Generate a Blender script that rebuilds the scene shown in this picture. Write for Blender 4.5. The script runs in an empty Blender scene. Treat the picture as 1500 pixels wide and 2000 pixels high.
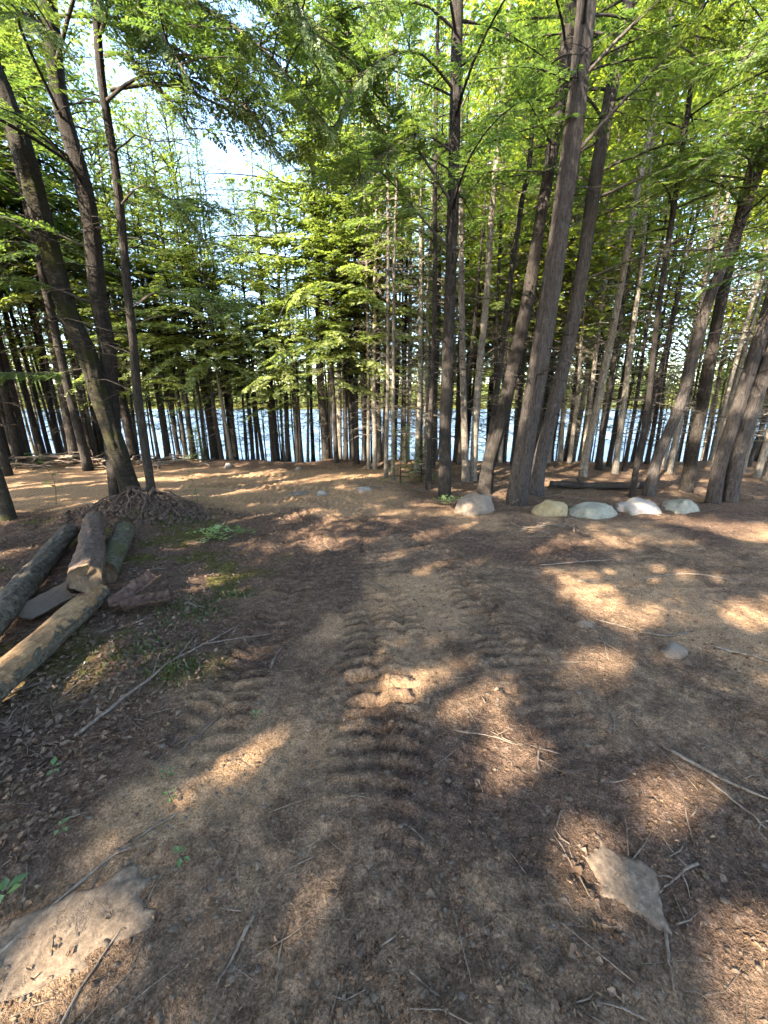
import bpy, math, random
import numpy as np

# ------------------------------------------------------------------ camera, sky, sun, exposure
SC = bpy.context.scene
COL = SC.collection
R = math.radians
cam_d = bpy.data.cameras.new("camera")
cam_d.sensor_fit = 'VERTICAL'; cam_d.sensor_height = 36.0; cam_d.lens = 13.5
cam_d.clip_start = 0.05; cam_d.clip_end = 2000
cam = bpy.data.objects.new("camera", cam_d); COL.objects.link(cam)
cam.location = (0, 0, 1.6); cam.rotation_euler = (R(90 - 16), 0, 0)
SC.camera = cam

SUN_EL = R(32)
SUN_H = np.array([-0.68, -0.733])                    # horizontal direction towards the sun (behind, to the left)
TO_SUN = np.array([SUN_H[0] * math.cos(SUN_EL), SUN_H[1] * math.cos(SUN_EL), math.sin(SUN_EL)])
world = bpy.data.worlds.new("World"); SC.world = world; world.use_nodes = True
wn = world.node_tree.nodes; wl = world.node_tree.links
sky = wn.new("ShaderNodeTexSky"); sky.sky_type = 'NISHITA'; sky.sun_disc = False
sky.sun_elevation = SUN_EL
sky.sun_rotation = math.atan2(SUN_H[0], SUN_H[1])
sky.air_density = 1.0; sky.dust_density = 1.0; sky.ozone_density = 1.0
wn["Background"].inputs[1].default_value = 0.125
wl.new(sky.outputs[0], wn["Background"].inputs[0])
sun_d = bpy.data.lights.new("sun", 'SUN'); sun_d.energy = 5.0; sun_d.angle = R(0.45); sun_d.color = (1.0, 0.88, 0.70)
sun = bpy.data.objects.new("sun", sun_d); COL.objects.link(sun)
sun.rotation_euler = (math.pi / 2 - SUN_EL, 0, math.atan2(SUN_H[0], -SUN_H[1]))
sun.rotation_euler = (math.acos(TO_SUN[2]), 0, math.atan2(TO_SUN[0], -TO_SUN[1]))
SC.view_settings.view_transform = 'Standard'; SC.view_settings.look = 'None'
SC.view_settings.exposure = 3.3; SC.view_settings.gamma = 1.0
SC.cycles.max_bounces = 5; SC.cycles.diffuse_bounces = 3; SC.cycles.glossy_bounces = 2
SC.cycles.transmission_bounces = 3; SC.cycles.transparent_max_bounces = 4
SC.cycles.use_denoising = True
SC.cycles.use_adaptive_sampling = True; SC.cycles.adaptive_threshold = 0.03

# ------------------------------------------------------------------ numpy noise
_tab = np.random.RandomState(5).rand(256, 256)
def vnoise(x, y, seed=0):
    x = np.asarray(x, float) + seed * 17.31; y = np.asarray(y, float) + seed * 9.73
    xi = np.floor(x).astype(int); yi = np.floor(y).astype(int)
    fx = x - xi; fy = y - yi
    fx = fx * fx * (3 - 2 * fx); fy = fy * fy * (3 - 2 * fy)
    a = _tab[xi & 255, yi & 255]; b = _tab[(xi + 1) & 255, yi & 255]
    c = _tab[xi & 255, (yi + 1) & 255]; d = _tab[(xi + 1) & 255, (yi + 1) & 255]
    return (a * (1 - fx) + b * fx) * (1 - fy) + (c * (1 - fx) + d * fx) * fy
def fbm(x, y, oct=4, seed=0, gain=0.5):
    s = 0; a = 1.0; t = 0
    for o in range(oct):
        s = s + a * vnoise(x * 2 ** o, y * 2 ** o, seed + o * 3); t += a; a *= gain
    return s / t
def sstep(a, b, x):
    t = np.clip((x - a) / (b - a), 0, 1); return t * t * (3 - 2 * t)
def noise3(p, sc, seed=0):
    p = np.asarray(p) * sc
    return (vnoise(p[:, 0], p[:, 1] + 3.7 * p[:, 2], seed) + vnoise(p[:, 1] + 5.2, p[:, 2] + 1.9 * p[:, 0], seed + 1)
            + vnoise(p[:, 2] + 8.1, p[:, 0] - 2.3 * p[:, 1], seed + 2)) / 3

# ------------------------------------------------------------------ mesh helpers
def add_obj(name, data, parent=None, loc=None):
    o = bpy.data.objects.new(name, data); COL.objects.link(o)
    if parent is not None: o.parent = parent
    if loc is not None: o.location = loc
    return o
def tag(o, label=None, cat=None, group=None, kind=None):
    if label: o["label"] = label
    if cat: o["category"] = cat
    if group: o["group"] = group
    if kind: o["kind"] = kind
    return o
def empty(name, loc, label, cat, group=None, rot=(0, 0, 0)):
    o = bpy.data.objects.new(name, None); COL.objects.link(o)
    o.location = loc; o.rotation_euler = rot; o.empty_display_size = 0.1
    return tag(o, label, cat, group)
def mesh_np(name, verts, faces, mat=None, smooth=False, mats=None, mat_idx=None):
    """verts (n,3); faces (m,k) with one k, or a list of such arrays"""
    me = bpy.data.meshes.new(name)
    verts = np.asarray(verts, np.float32)
    fl = faces if isinstance(faces, list) else [faces]
    fl = [np.asarray(f, np.int32) for f in fl if len(f)]
    me.vertices.add(len(verts)); me.vertices.foreach_set("co", verts.ravel())
    tot = np.concatenate([np.full(len(f), f.shape[1], np.int32) for f in fl])
    idx = np.concatenate([f.ravel() for f in fl])
    start = np.concatenate([[0], np.cumsum(tot)[:-1]]).astype(np.int32)
    me.loops.add(len(idx)); me.loops.foreach_set("vertex_index", idx)
    me.polygons.add(len(tot)); me.polygons.foreach_set("loop_start", start)
    try: me.polygons.foreach_set("loop_total", tot)
    except Exception: pass
    if smooth: me.polygons.foreach_set("use_smooth", np.ones(len(tot), bool))
    for m in (mats or ([mat] if mat else [])): me.materials.append(m)
    if mat_idx is not None: me.polygons.foreach_set("material_index", np.asarray(mat_idx, np.int32))
    me.update(); me.validate()
    return me
class Geo:
    """collects triangles and quads for one mesh"""
    def __init__(s): s.v = []; s.q = []; s.t = []; s.n = 0
    def add(s, v, q=None, t=None):
        v = np.asarray(v, float)
        if q is not None and len(q): s.q.append(np.asarray(q) + s.n)
        if t is not None and len(t): s.t.append(np.asarray(t) + s.n)
        s.v.append(v); s.n += len(v)
    def tris(s, T):                                   # T (n,3,3)
        T = np.asarray(T, float).reshape(-1, 3)
        s.t.append(np.arange(len(T)).reshape(-1, 3) + s.n); s.v.append(T); s.n += len(T)
    def mesh(s, name, mat, smooth=False):
        f = []
        if s.q: f.append(np.concatenate(s.q))
        if s.t: f.append(np.concatenate(s.t))
        return mesh_np(name, np.concatenate(s.v), f, mat, smooth)
def spline(pts, n):
    """Catmull-Rom through pts (k,d), n samples evenly in arc length"""
    P = np.asarray(pts, float); k = len(P)
    if k == 2: return P[0] + (P[1] - P[0]) * np.linspace(0, 1, n)[:, None]
    Q = np.vstack([2 * P[0] - P[1], P, 2 * P[-1] - P[-2]])
    out = []
    for i in range(k - 1):
        p0, p1, p2, p3 = Q[i:i + 4]; t = np.linspace(0, 1, 12, endpoint=False)[:, None]
        out.append(0.5 * (2 * p1 + (p2 - p0) * t + (2 * p0 - 5 * p1 + 4 * p2 - p3) * t ** 2 + (3 * p1 - p0 - 3 * p2 + p3) * t ** 3))
    out = np.vstack(out + [P[-1:]])
    d = np.concatenate([[0], np.cumsum(np.linalg.norm(np.diff(out[:, :3], axis=0), axis=1))])
    s = np.linspace(0, d[-1], n)
    return np.stack([np.interp(s, d, out[:, j]) for j in range(out.shape[1])], 1)
def frames(path):
    T = np.gradient(path, axis=0); T /= np.linalg.norm(T, axis=1)[:, None] + 1e-9
    ref = np.tile(np.array([1.0, 0, 0]), (len(T), 1))
    par = np.abs(T[:, 0]) > 0.85; ref[par] = (0, 0.3, 1)
    U = np.cross(ref, T); U /= np.linalg.norm(U, axis=1)[:, None] + 1e-9
    V = np.cross(T, U)
    return T, U, V
def tube(path, rad, segs=6, rough=0.0, rsc=(6, 1.5), seed=0, cap=True, flare=0.0, lobes=5, flare_len=0.35):
    path = np.asarray(path, float); n = len(path); rad = np.broadcast_to(rad, (n,)).astype(float)
    T, U, V = frames(path)
    a = np.linspace(0, 2 * math.pi, segs, endpoint=False)
    s = np.concatenate([[0], np.cumsum(np.linalg.norm(np.diff(path, axis=0), axis=1))])
    rr = np.repeat(rad[:, None], segs, 1)
    if rough:
        A, S = np.meshgrid(a, s)
        cx, cy = np.cos(A) * rsc[0] / 2, np.sin(A) * rsc[0] / 2
        nz = vnoise(cx + S * rsc[1], cy + S * rsc[1] * 0.7, seed) - 0.5 + 0.6 * (vnoise(cx * 2.3 + S * rsc[1] * 2, cy * 2.3 - S * rsc[1] * 1.7, seed + 4) - 0.5)
        rr = rr * (1 + rough * nz * 2)
    if flare:
        A, S = np.meshgrid(a, s)
        f = np.exp(-S / flare_len)
        rr = rr * (1 + flare * f * (0.55 + 0.9 * np.clip(np.sin(A * lobes + seed) * 0.5 + 0.5 + 0.4 * np.sin(A * 2 + seed * 2), 0, 2) ** 2 * 0.6))
    v = path[:, None, :] + rr[..., None] * (np.cos(a)[None, :, None] * U[:, None, :] + np.sin(a)[None, :, None] * V[:, None, :])
    v = v.reshape(-1, 3)
    i = np.arange(n - 1)[:, None] * segs; j = np.arange(segs)[None, :]; j2 = (j + 1) % segs
    q = np.stack([i + j, i + j2, i + segs + j2, i + segs + j], -1).reshape(-1, 4)
    t = None
    if cap:
        v = np.vstack([v, path[:1], path[-1:]]); c0 = n * segs; c1 = c0 + 1; jj = np.arange(segs); jj2 = (jj + 1) % segs; b = (n - 1) * segs
        t = np.concatenate([np.stack([np.full(segs, c0), jj2, jj], 1), np.stack([np.full(segs, c1), b + jj, b + jj2], 1)])
    return v, q, t

# ------------------------------------------------------------------ materials
def material(name):
    m = bpy.data.materials.new(name); m.use_nodes = True
    nt = m.node_tree; b = nt.nodes["Principled BSDF"]
    return m, nt, b
def nd(nt, typ, **kw):
    n = nt.nodes.new(typ)
    for k, v in kw.items(): setattr(n, k, v)
    return n
def coord(nt, scale=(1, 1, 1), kind="Object"):
    tc = nd(nt, "ShaderNodeTexCoord"); mp = nd(nt, "ShaderNodeMapping"); mp.inputs["Scale"].default_value = scale
    nt.links.new(tc.outputs[kind], mp.inputs["Vector"]); return mp.outputs[0]
def noise(nt, vec, scale, detail=6, rough=0.6, dist=0.0):
    n = nd(nt, "ShaderNodeTexNoise"); n.inputs["Scale"].default_value = scale; n.inputs["Detail"].default_value = detail
    n.inputs["Roughness"].default_value = rough; n.inputs["Distortion"].default_value = dist
    nt.links.new(vec, n.inputs["Vector"]); return n.outputs["Fac"]
def ramp(nt, fac, stops, interp='LINEAR'):
    r = nd(nt, "ShaderNodeValToRGB"); r.color_ramp.interpolation = interp
    e = r.color_ramp.elements
    while len(e) < len(stops): e.new(0.5)
    for k, (p, c) in enumerate(stops):
        e[k].position = p; e[k].color = (*c, 1) if len(c) == 3 else c
    nt.links.new(fac, r.inputs[0]); return r.outputs[0]
def mix(nt, fac, a, b, mode='MIX'):
    m = nd(nt, "ShaderNodeMix", data_type='RGBA', blend_type=mode)
    for s, v in ((m.inputs["Factor"], fac), (m.inputs["A"], a), (m.inputs["B"], b)):
        pass
    def setv(sock, v):
        if isinstance(v, (int, float)): sock.default_value = v
        elif isinstance(v, tuple): sock.default_value = (*v, 1)
        else: nt.links.new(v, sock)
    setv(m.inputs[0], fac); setv(m.inputs[6], a); setv(m.inputs[7], b)
    return m.outputs[2]
def math_n(nt, op, a, b=None):
    m = nd(nt, "ShaderNodeMath", operation=op)
    for k, v in enumerate((a, b)):
        if v is None: continue
        if isinstance(v, (int, float)): m.inputs[k].default_value = v
        else: nt.links.new(v, m.inputs[k])
    return m.outputs[0]
def bump(nt, h, strength, dist, bsdf):
    b = nd(nt, "ShaderNodeBump"); b.inputs["Strength"].default_value = strength; b.inputs["Distance"].default_value = dist
    nt.links.new(h, b.inputs["Height"]); nt.links.new(b.outputs[0], bsdf.inputs["Normal"])
G8 = lambda v: (v, v, v)

def mat_bark(name, dark, light, lichen=None, sc=(14, 14, 2.2), moss=None, bstr=0.9):
    m, nt, b = material(name)
    v = coord(nt, sc); n1 = noise(nt, v, 1.6, 5, 0.75, 0.25)
    vv = coord(nt, (1, 1, 1)); n2 = noise(nt, vv, 2.2, 3, 0.6); n3 = noise(nt, vv, 14, 4, 0.7)
    c = ramp(nt, n1, [(0.33, dark), (0.52, tuple((d + l) / 2 for d, l in zip(dark, light))), (0.72, light)])
    if lichen: c = mix(nt, ramp(nt, n3, [(0.55, G8(0)), (0.70, G8(0.7))]), c, lichen)
    if moss: c = mix(nt, ramp(nt, n2, [(0.50, G8(0)), (0.62, G8(0.8))]), c, moss)
    oi = nd(nt, "ShaderNodeObjectInfo")
    k = math_n(nt, 'MULTIPLY_ADD', oi.outputs["Random"], 0.5)
    k.node.inputs[2].default_value = 0.75
    c = mix(nt, 1.0, c, k, 'MULTIPLY')
    nt.links.new(c, b.inputs["Base Color"]); b.inputs["Roughness"].default_value = 0.95
    b.inputs["Specular IOR Level"].default_value = 0.15
    bump(nt, math_n(nt, 'ADD', n1, math_n(nt, 'MULTIPLY', n3, 0.4)), bstr, 0.03, b)
    return m
M = {}
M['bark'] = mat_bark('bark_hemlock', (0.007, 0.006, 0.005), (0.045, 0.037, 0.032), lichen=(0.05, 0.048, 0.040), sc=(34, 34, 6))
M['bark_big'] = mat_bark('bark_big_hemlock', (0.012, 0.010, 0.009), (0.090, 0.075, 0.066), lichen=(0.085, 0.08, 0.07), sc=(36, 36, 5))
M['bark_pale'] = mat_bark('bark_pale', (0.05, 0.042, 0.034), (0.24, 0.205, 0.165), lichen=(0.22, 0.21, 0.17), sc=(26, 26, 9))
M['bark_birch'] = mat_bark('bark_birch', (0.007, 0.006, 0.0045), (0.048, 0.040, 0.029), lichen=(0.065, 0.062, 0.048), sc=(9, 9, 40), moss=(0.026, 0.027, 0.006), bstr=1.0)
M['bark_log'] = mat_bark('bark_log', (0.022, 0.017, 0.012), (0.175, 0.142, 0.105), lichen=(0.19, 0.18, 0.13), sc=(18, 18, 18))
M['bark_mossy'] = mat_bark('bark_mossy_log', (0.018, 0.016, 0.011), (0.14, 0.125, 0.09), lichen=(0.14, 0.145, 0.09), sc=(20, 20, 20), moss=(0.062, 0.06, 0.024))
M['bark_red'] = mat_bark('bark_red_log', (0.022, 0.013, 0.010), (0.14, 0.088, 0.065), lichen=(0.17, 0.12, 0.085), sc=(16, 10, 16))
M['twig'] = mat_bark('dead_twig', (0.045, 0.032, 0.024), (0.21, 0.165, 0.125), sc=(20, 20, 20), bstr=0.3)
M['root'] = mat_bark('root_bark', (0.03, 0.022, 0.017), (0.15, 0.10, 0.075), sc=(20, 20, 20), bstr=0.5)
M['branch'] = mat_bark('branch_bark', (0.02, 0.017, 0.014), (0.10, 0.085, 0.07), sc=(20, 20, 20), bstr=0.3)

def mat_peeled(name, dark, light, sc, wa, wb):
    """bark that is torn off where the point attribute 'peel' is high"""
    m, nt, b = material(name)
    n1 = noise(nt, coord(nt, sc), 1.6, 5, 0.75, 0.25); n2 = noise(nt, coord(nt), 11, 5, 0.7, 0.6); n3 = noise(nt, coord(nt, (45, 7, 45)), 1.5, 4, 0.65, 0.4)
    bark = ramp(nt, n1, [(0.33, dark), (0.72, light)])
    wood = mix(nt, ramp(nt, n2, [(0.48, G8(0)), (0.70, G8(0.8))]), ramp(nt, n3, [(0.3, wa), (0.7, wb)]), (0.085, 0.045, 0.025))
    at = nd(nt, "ShaderNodeAttribute", attribute_name='peel')
    f = math_n(nt, 'ADD', at.outputs["Fac"], math_n(nt, 'MULTIPLY', math_n(nt, 'SUBTRACT', n2, 0.5), 1.6))
    f = ramp(nt, f, [(0.46, G8(0)), (0.54, G8(1))])
    nt.links.new(mix(nt, f, bark, wood), b.inputs["Base Color"]); b.inputs["Roughness"].default_value = 0.9; b.inputs["Specular IOR Level"].default_value = 0.15
    h = math_n(nt, 'ADD', math_n(nt, 'MULTIPLY', n1, 0.8), math_n(nt, 'MULTIPLY', math_n(nt, 'SUBTRACT', 1.0, f), 0.7))
    bump(nt, h, 0.9, 0.03, b); return m
M['log_half'] = mat_peeled('half_stripped_log', (0.018, 0.015, 0.011), (0.14, 0.122, 0.092), (20, 20, 20), (0.15, 0.085, 0.040), (0.31, 0.205, 0.110))
M['log_red'] = mat_peeled('reddish_log', (0.022, 0.014, 0.011), (0.15, 0.105, 0.08), (16, 10, 16), (0.24, 0.16, 0.085), (0.44, 0.34, 0.20))
def mat_wood(name, a, bcol, sc):
    m, nt, b = material(name); v = coord(nt, sc)
    n1 = noise(nt, v, 2, 6, 0.65, 0.4); n2 = noise(nt, coord(nt), 5, 4, 0.6)
    c = ramp(nt, n1, [(0.3, a), (0.7, bcol)])
    c = mix(nt, ramp(nt, n2, [(0.5, G8(0)), (0.72, G8(0.75))]), c, (0.12, 0.07, 0.04))
    nt.links.new(c, b.inputs["Base Color"]); b.inputs["Roughness"].default_value = 0.8
    bump(nt, n1, 0.5, 0.01, b); return m
M['wood'] = mat_wood('stripped_wood', (0.19, 0.115, 0.055), (0.38, 0.27, 0.145), (40, 6, 40))
M['cut'] = mat_wood('cut_wood', (0.016, 0.010, 0.006), (0.125, 0.078, 0.040), (16, 16, 3))

def mat_leaf(name, c1, c2, c3, trans=0.45, tcol=1.35, gloss=0.035):
    m, nt, b = material(name)
    g = nd(nt, "ShaderNodeNewGeometry"); oi = nd(nt, "ShaderNodeObjectInfo")
    r = math_n(nt, 'ADD', math_n(nt, 'MULTIPLY', g.outputs["Random Per Island"], 0.5), math_n(nt, 'MULTIPLY', oi.outputs["Random"], 0.5))
    c = ramp(nt, r, [(0.1, c1), (0.5, c2), (0.92, c3)])
    d = nd(nt, "ShaderNodeBsdfDiffuse"); t = nd(nt, "ShaderNodeBsdfTranslucent"); gl = nd(nt, "ShaderNodeBsdfGlossy")
    gl.inputs["Roughness"].default_value = 0.45; gl.inputs["Color"].default_value = (0.8, 0.85, 0.9, 1)
    nt.links.new(c, d.inputs["Color"])
    nt.links.new(mix(nt, 1.0, c, (tcol * 1.1, tcol * 1.25, tcol * 0.55), 'MULTIPLY'), t.inputs["Color"])
    ms = nd(nt, "ShaderNodeMixShader"); ms.inputs[0].default_value = trans
    nt.links.new(d.outputs[0], ms.inputs[1]); nt.links.new(t.outputs[0], ms.inputs[2])
    m2 = nd(nt, "ShaderNodeMixShader"); m2.inputs[0].default_value = gloss
    nt.links.new(ms.outputs[0], m2.inputs[1]); nt.links.new(gl.outputs[0], m2.inputs[2])
    nt.links.new(m2.outputs[0], nt.nodes["Material Output"].inputs["Surface"])
    nt.nodes.remove(b); return m
M['needle'] = mat_leaf('hemlock_needles', (0.055, 0.086, 0.032), (0.098, 0.134, 0.043), (0.17, 0.188, 0.058), trans=0.5)
M['young'] = mat_leaf('young_needles_sun_lightened', (0.085, 0.118, 0.040), (0.145, 0.172, 0.052), (0.225, 0.235, 0.075), trans=0.5)  # young growth, with sunlight on the centre trees painted into the lighter colour
M['maple'] = mat_leaf('maple_leaves', (0.10, 0.145, 0.022), (0.17, 0.205, 0.032), (0.28, 0.25, 0.045), trans=0.55)
M['herb'] = mat_leaf('herb_leaves', (0.05, 0.095, 0.025), (0.075, 0.13, 0.035), (0.12, 0.17, 0.055), trans=0.35)
M['fern'] = mat_leaf('pale_fern', (0.17, 0.23, 0.09), (0.24, 0.30, 0.13), (0.33, 0.36, 0.17), trans=0.4)
M['moss'] = mat_leaf('moss', (0.03, 0.038, 0.010), (0.05, 0.058, 0.016), (0.085, 0.088, 0.026), trans=0.15)
M['deadleaf'] = mat_leaf('dead_leaves', (0.05, 0.031, 0.020), (0.115, 0.076, 0.05), (0.26, 0.19, 0.135), trans=0.12, tcol=1.0, gloss=0.01)
M['chip'] = mat_leaf('wood_chips', (0.06, 0.036, 0.021), (0.13, 0.086, 0.053), (0.30, 0.215, 0.14), trans=0.02, tcol=1.0, gloss=0.0)

def mat_rock(name, a, bcol, spot, soil_to=(0.10, 0.17)):
    m, nt, b = material(name); v = coord(nt)
    n1 = noise(nt, v, 5, 6, 0.7, 0.9); n2 = noise(nt, v, 55, 4, 0.75); n3 = noise(nt, v, 12, 6, 0.75, 0.6)
    c = ramp(nt, n1, [(0.32, a), (0.68, bcol)])
    c = mix(nt, ramp(nt, n2, [(0.55, G8(0)), (0.7, G8(0.6))]), c, tuple(x * 0.55 for x in a))
    c = mix(nt, ramp(nt, n3, [(0.52, G8(0)), (0.66, G8(0.85))]), c, spot)
    # soil smeared on the lower part of the stone
    tc = nd(nt, "ShaderNodeTexCoord"); sx = nd(nt, "ShaderNodeSeparateXYZ"); nt.links.new(tc.outputs["Object"], sx.inputs[0])
    zz = math_n(nt, 'ADD', sx.outputs[2], math_n(nt, 'MULTIPLY', n3, 0.16))
    c = mix(nt, ramp(nt, zz, [(soil_to[0], G8(0.85)), (soil_to[1], G8(0))]), c, (0.11, 0.08, 0.055))
    nt.links.new(c, b.inputs["Base Color"]); b.inputs["Roughness"].default_value = 0.9; b.inputs["Specular IOR Level"].default_value = 0.2
    bump(nt, math_n(nt, 'ADD', n3, math_n(nt, 'MULTIPLY', n2, 0.35)), 0.8, 0.05, b); return m
M['rock_tan'] = mat_rock('rock_tan', (0.13, 0.10, 0.075), (0.24, 0.19, 0.145), (0.12, 0.09, 0.07))
M['rock_yellow'] = mat_rock('rock_yellow', (0.19, 0.145, 0.075), (0.31, 0.25, 0.145), (0.16, 0.115, 0.065))
M['rock_green'] = mat_rock('rock_greenish', (0.15, 0.145, 0.11), (0.27, 0.26, 0.21), (0.13, 0.13, 0.095))
M['rock_white'] = mat_rock('rock_white', (0.18, 0.166, 0.15), (0.31, 0.285, 0.26), (0.14, 0.122, 0.105))
M['rock_dirty'] = mat_rock('rock_dirty', (0.11, 0.09, 0.072), (0.19, 0.155, 0.125), (0.10, 0.078, 0.058), (0.075, 0.105))
def mat_flush():
    m, nt, b = material('dirt_covered_rock'); v = coord(nt)
    n1 = noise(nt, v, 7, 5, 0.7, 0.4); n2 = noise(nt, v, 40, 5, 0.75); n3 = noise(nt, v, 16, 6, 0.75, 0.8)
    rock_c = ramp(nt, n2, [(0.3, (0.085, 0.069, 0.056)), (0.7, (0.145, 0.118, 0.096))])
    soil_c = ramp(nt, n2, [(0.3, (0.06, 0.045, 0.033)), (0.55, (0.14, 0.103, 0.072)), (0.75, (0.24, 0.18, 0.125))])
    f = ramp(nt, math_n(nt, 'ADD', math_n(nt, 'MULTIPLY', n1, 0.6), math_n(nt, 'MULTIPLY', n3, 0.4)), [(0.34, G8(0)), (0.46, G8(1))])
    nt.links.new(mix(nt, f, rock_c, soil_c), b.inputs["Base Color"]); b.inputs["Roughness"].default_value = 0.95; b.inputs["Specular IOR Level"].default_value = 0.05
    bump(nt, math_n(nt, 'ADD', math_n(nt, 'MULTIPLY', n2, 0.5), f), 0.7, 0.012, b); return m
M['rock_flush'] = mat_flush()
M['rock_grey'] = mat_rock('rock_grey', (0.125, 0.105, 0.088), (0.25, 0.215, 0.18), (0.10, 0.08, 0.065))

# forest soil: masks come from the point attribute 'soil' (r = humus/litter, g = sandy subsoil, b = moss)
def mat_soil():
    m, nt, b = material('forest_soil')
    v = coord(nt); at = nd(nt, "ShaderNodeAttribute", attribute_name='soil'); sp = nd(nt, "ShaderNodeSeparateColor")
    nt.links.new(at.outputs["Color"], sp.inputs[0])
    n1 = noise(nt, v, 3.5, 6, 0.72, 0.8); n2 = noise(nt, v, 26, 5, 0.75, 0.5); n3 = noise(nt, v, 120, 3, 0.75)
    n4 = noise(nt, coord(nt, (60, 18, 40)), 2.0, 5, 0.7, 1.5)
    base = ramp(nt, n1, [(0.30, (0.052, 0.039, 0.031)), (0.50, (0.112, 0.085, 0.064)), (0.72, (0.20, 0.148, 0.103))])
    base = mix(nt, 1.0, base, ramp(nt, n2, [(0.30, G8(0.50)), (0.5, G8(1.0)), (0.72, G8(1.6))]), 'MULTIPLY')
    sand = ramp(nt, n2, [(0.30, (0.17, 0.118, 0.075)), (0.55, (0.27, 0.195, 0.128)), (0.75, (0.34, 0.255, 0.17))])
    hum = ramp(nt, n2, [(0.32, (0.035, 0.027, 0.022)), (0.55, (0.078, 0.058, 0.048)), (0.72, (0.15, 0.115, 0.10))])
    mos = ramp(nt, n2, [(0.35, (0.028, 0.034, 0.010)), (0.65, (0.07, 0.078, 0.022))])
    c = mix(nt, sp.outputs[1], base, sand); c = mix(nt, sp.outputs[0], c, hum); c = mix(nt, sp.outputs[2], c, mos)
    grit = ramp(nt, n3, [(0.28, G8(0.42)), (0.5, G8(1.0)), (0.75, G8(1.9))])
    c = mix(nt, 1.0, c, grit, 'MULTIPLY')
    fib = ramp(nt, n4, [(0.62, G8(0)), (0.72, G8(0.45))])
    c = mix(nt, fib, c, (0.28, 0.21, 0.15))
    c = mix(nt, 1.0, c, (1.36, 1.19, 1.03), 'MULTIPLY')
    nt.links.new(c, b.inputs["Base Color"]); b.inputs["Roughness"].default_value = 1.0; b.inputs["Specular IOR Level"].default_value = 0.02
    h = math_n(nt, 'ADD', math_n(nt, 'MULTIPLY', n2, 1.0), math_n(nt, 'MULTIPLY', n3, 0.35))
    bump(nt, h, 1.0, 0.045, b); return m
M['soil'] = mat_soil()
def mat_water():
    m, nt, b = material('lake_water')
    b.inputs["Base Color"].default_value = (0.08, 0.13, 0.20, 1); b.inputs["Roughness"].default_value = 0.2; b.inputs["IOR"].default_value = 1.33
    n1 = noise(nt, coord(nt, (1.2, 3.0, 1)), 1.0, 5, 0.6, 0.3)
    bump(nt, n1, 0.75, 0.25, b); return m
M['water'] = mat_water()
M['far'] = mat_leaf('far_forest', (0.04, 0.065, 0.025), (0.075, 0.10, 0.03), (0.16, 0.15, 0.04), trans=0.2)

# ------------------------------------------------------------------ terrain
TRACKS = [  # polyline, half width, lug spacing, depth, strength, chevron
    ([(-0.08, 0.8), (-0.01, 1.49), (-0.05, 2.06), (-0.12, 2.67), (-0.32, 3.66), (-0.65, 4.63), (-1.3, 5.87), (-2.57, 6.96)], 0.22, 0.098, 0.044, 1.0, 0.22),
    ([(0.22, 1.75), (0.16, 2.2), (0.08, 2.8), (-0.05, 3.6), (-0.3, 4.6), (-0.9, 5.8)], 0.15, 0.09, 0.04, 0.9, -0.2),
    ([(-0.98, 1.1), (-0.90, 1.6), (-0.87, 2.06), (-0.84, 2.67), (-0.82, 3.3), (-0.82, 4.1), (-1.13, 5.07), (-1.75, 6.03)], 0.18, 0.095, 0.046, 1.0, -0.22),
    ([(0.98, 1.15), (0.88, 1.6), (0.84, 2.06), (0.76, 2.83), (0.65, 3.8), (0.26, 4.63), (-0.39, 5.58), (-1.76, 6.75)], 0.20, 0.095, 0.048, 1.0, 0.22),
    ([(-5.04, 7.41), (-3.37, 7.51), (-1.25, 7.05), (0.09, 6.37)], 0.22, 0.14, 0.04, 0.9, 0.2),
    ([(-6.1, 8.2), (-3.79, 8.49), (-1.31, 8.81)], 0.22, 0.15, 0.04, 0.8, 0.2),
    ([(-3.5, 6.5), (-1.6, 6.3), (0.4, 5.6)], 0.2, 0.12, 0.035, 0.8, 0.2),
    ([(-4.2, 7.9), (-2.2, 7.8), (-0.6, 7.3)], 0.2, 0.14, 0.035, 0.8, -0.2),
    ([(0.15, 0.85), (0.45, 1.49), (0.77, 1.84), (1.6, 2.67), (4.08, 4.44)], 0.14, 0.055, 0.014, 0.8, 0.0),
    ([(1.48, 1.49), (2.08, 1.97), (2.8, 2.46), (3.6, 2.9)], 0.18, 0.06, 0.014, 0.8, 0.0),
    ([(0.43, 0.5), (0.5, 0.89), (0.46, 1.24)], 0.12, 0.10, 0.024, 0.9, 0.0),
    ([(1.2, 3.9), (2.4, 4.15), (4.4, 4.3)], 0.18, 0.11, 0.022, 0.8, 0.1),
]
FLUSH = [(-1.02, 0.80, 0.30, 0.15, 0.25), (0.84, 0.95, 0.12, 0.16, 0.6)]      # flat rocks level with the soil
LAKE_Z = -1.55
def poly_dist(X, Y, pl):
    pl = spline(np.array(pl), 60)
    best = np.full(X.shape, 1e9); S = np.zeros(X.shape); D = np.zeros(X.shape); acc = 0.0
    for (ax, ay), (bx, by) in zip(pl[:-1], pl[1:]):
        dx, dy = bx - ax, by - ay; L = math.hypot(dx, dy)
        t = np.clip(((X - ax) * dx + (Y - ay) * dy) / (L * L), 0, 1)
        d = np.hypot(X - ax - t * dx, Y - ay - t * dy); k = d < best
        best[k] = d[k]; S[k] = (acc + t * L)[k]; D[k] = (((X - ax) * dy - (Y - ay) * dx) / L)[k]; acc += L
    return best, S, D
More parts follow.
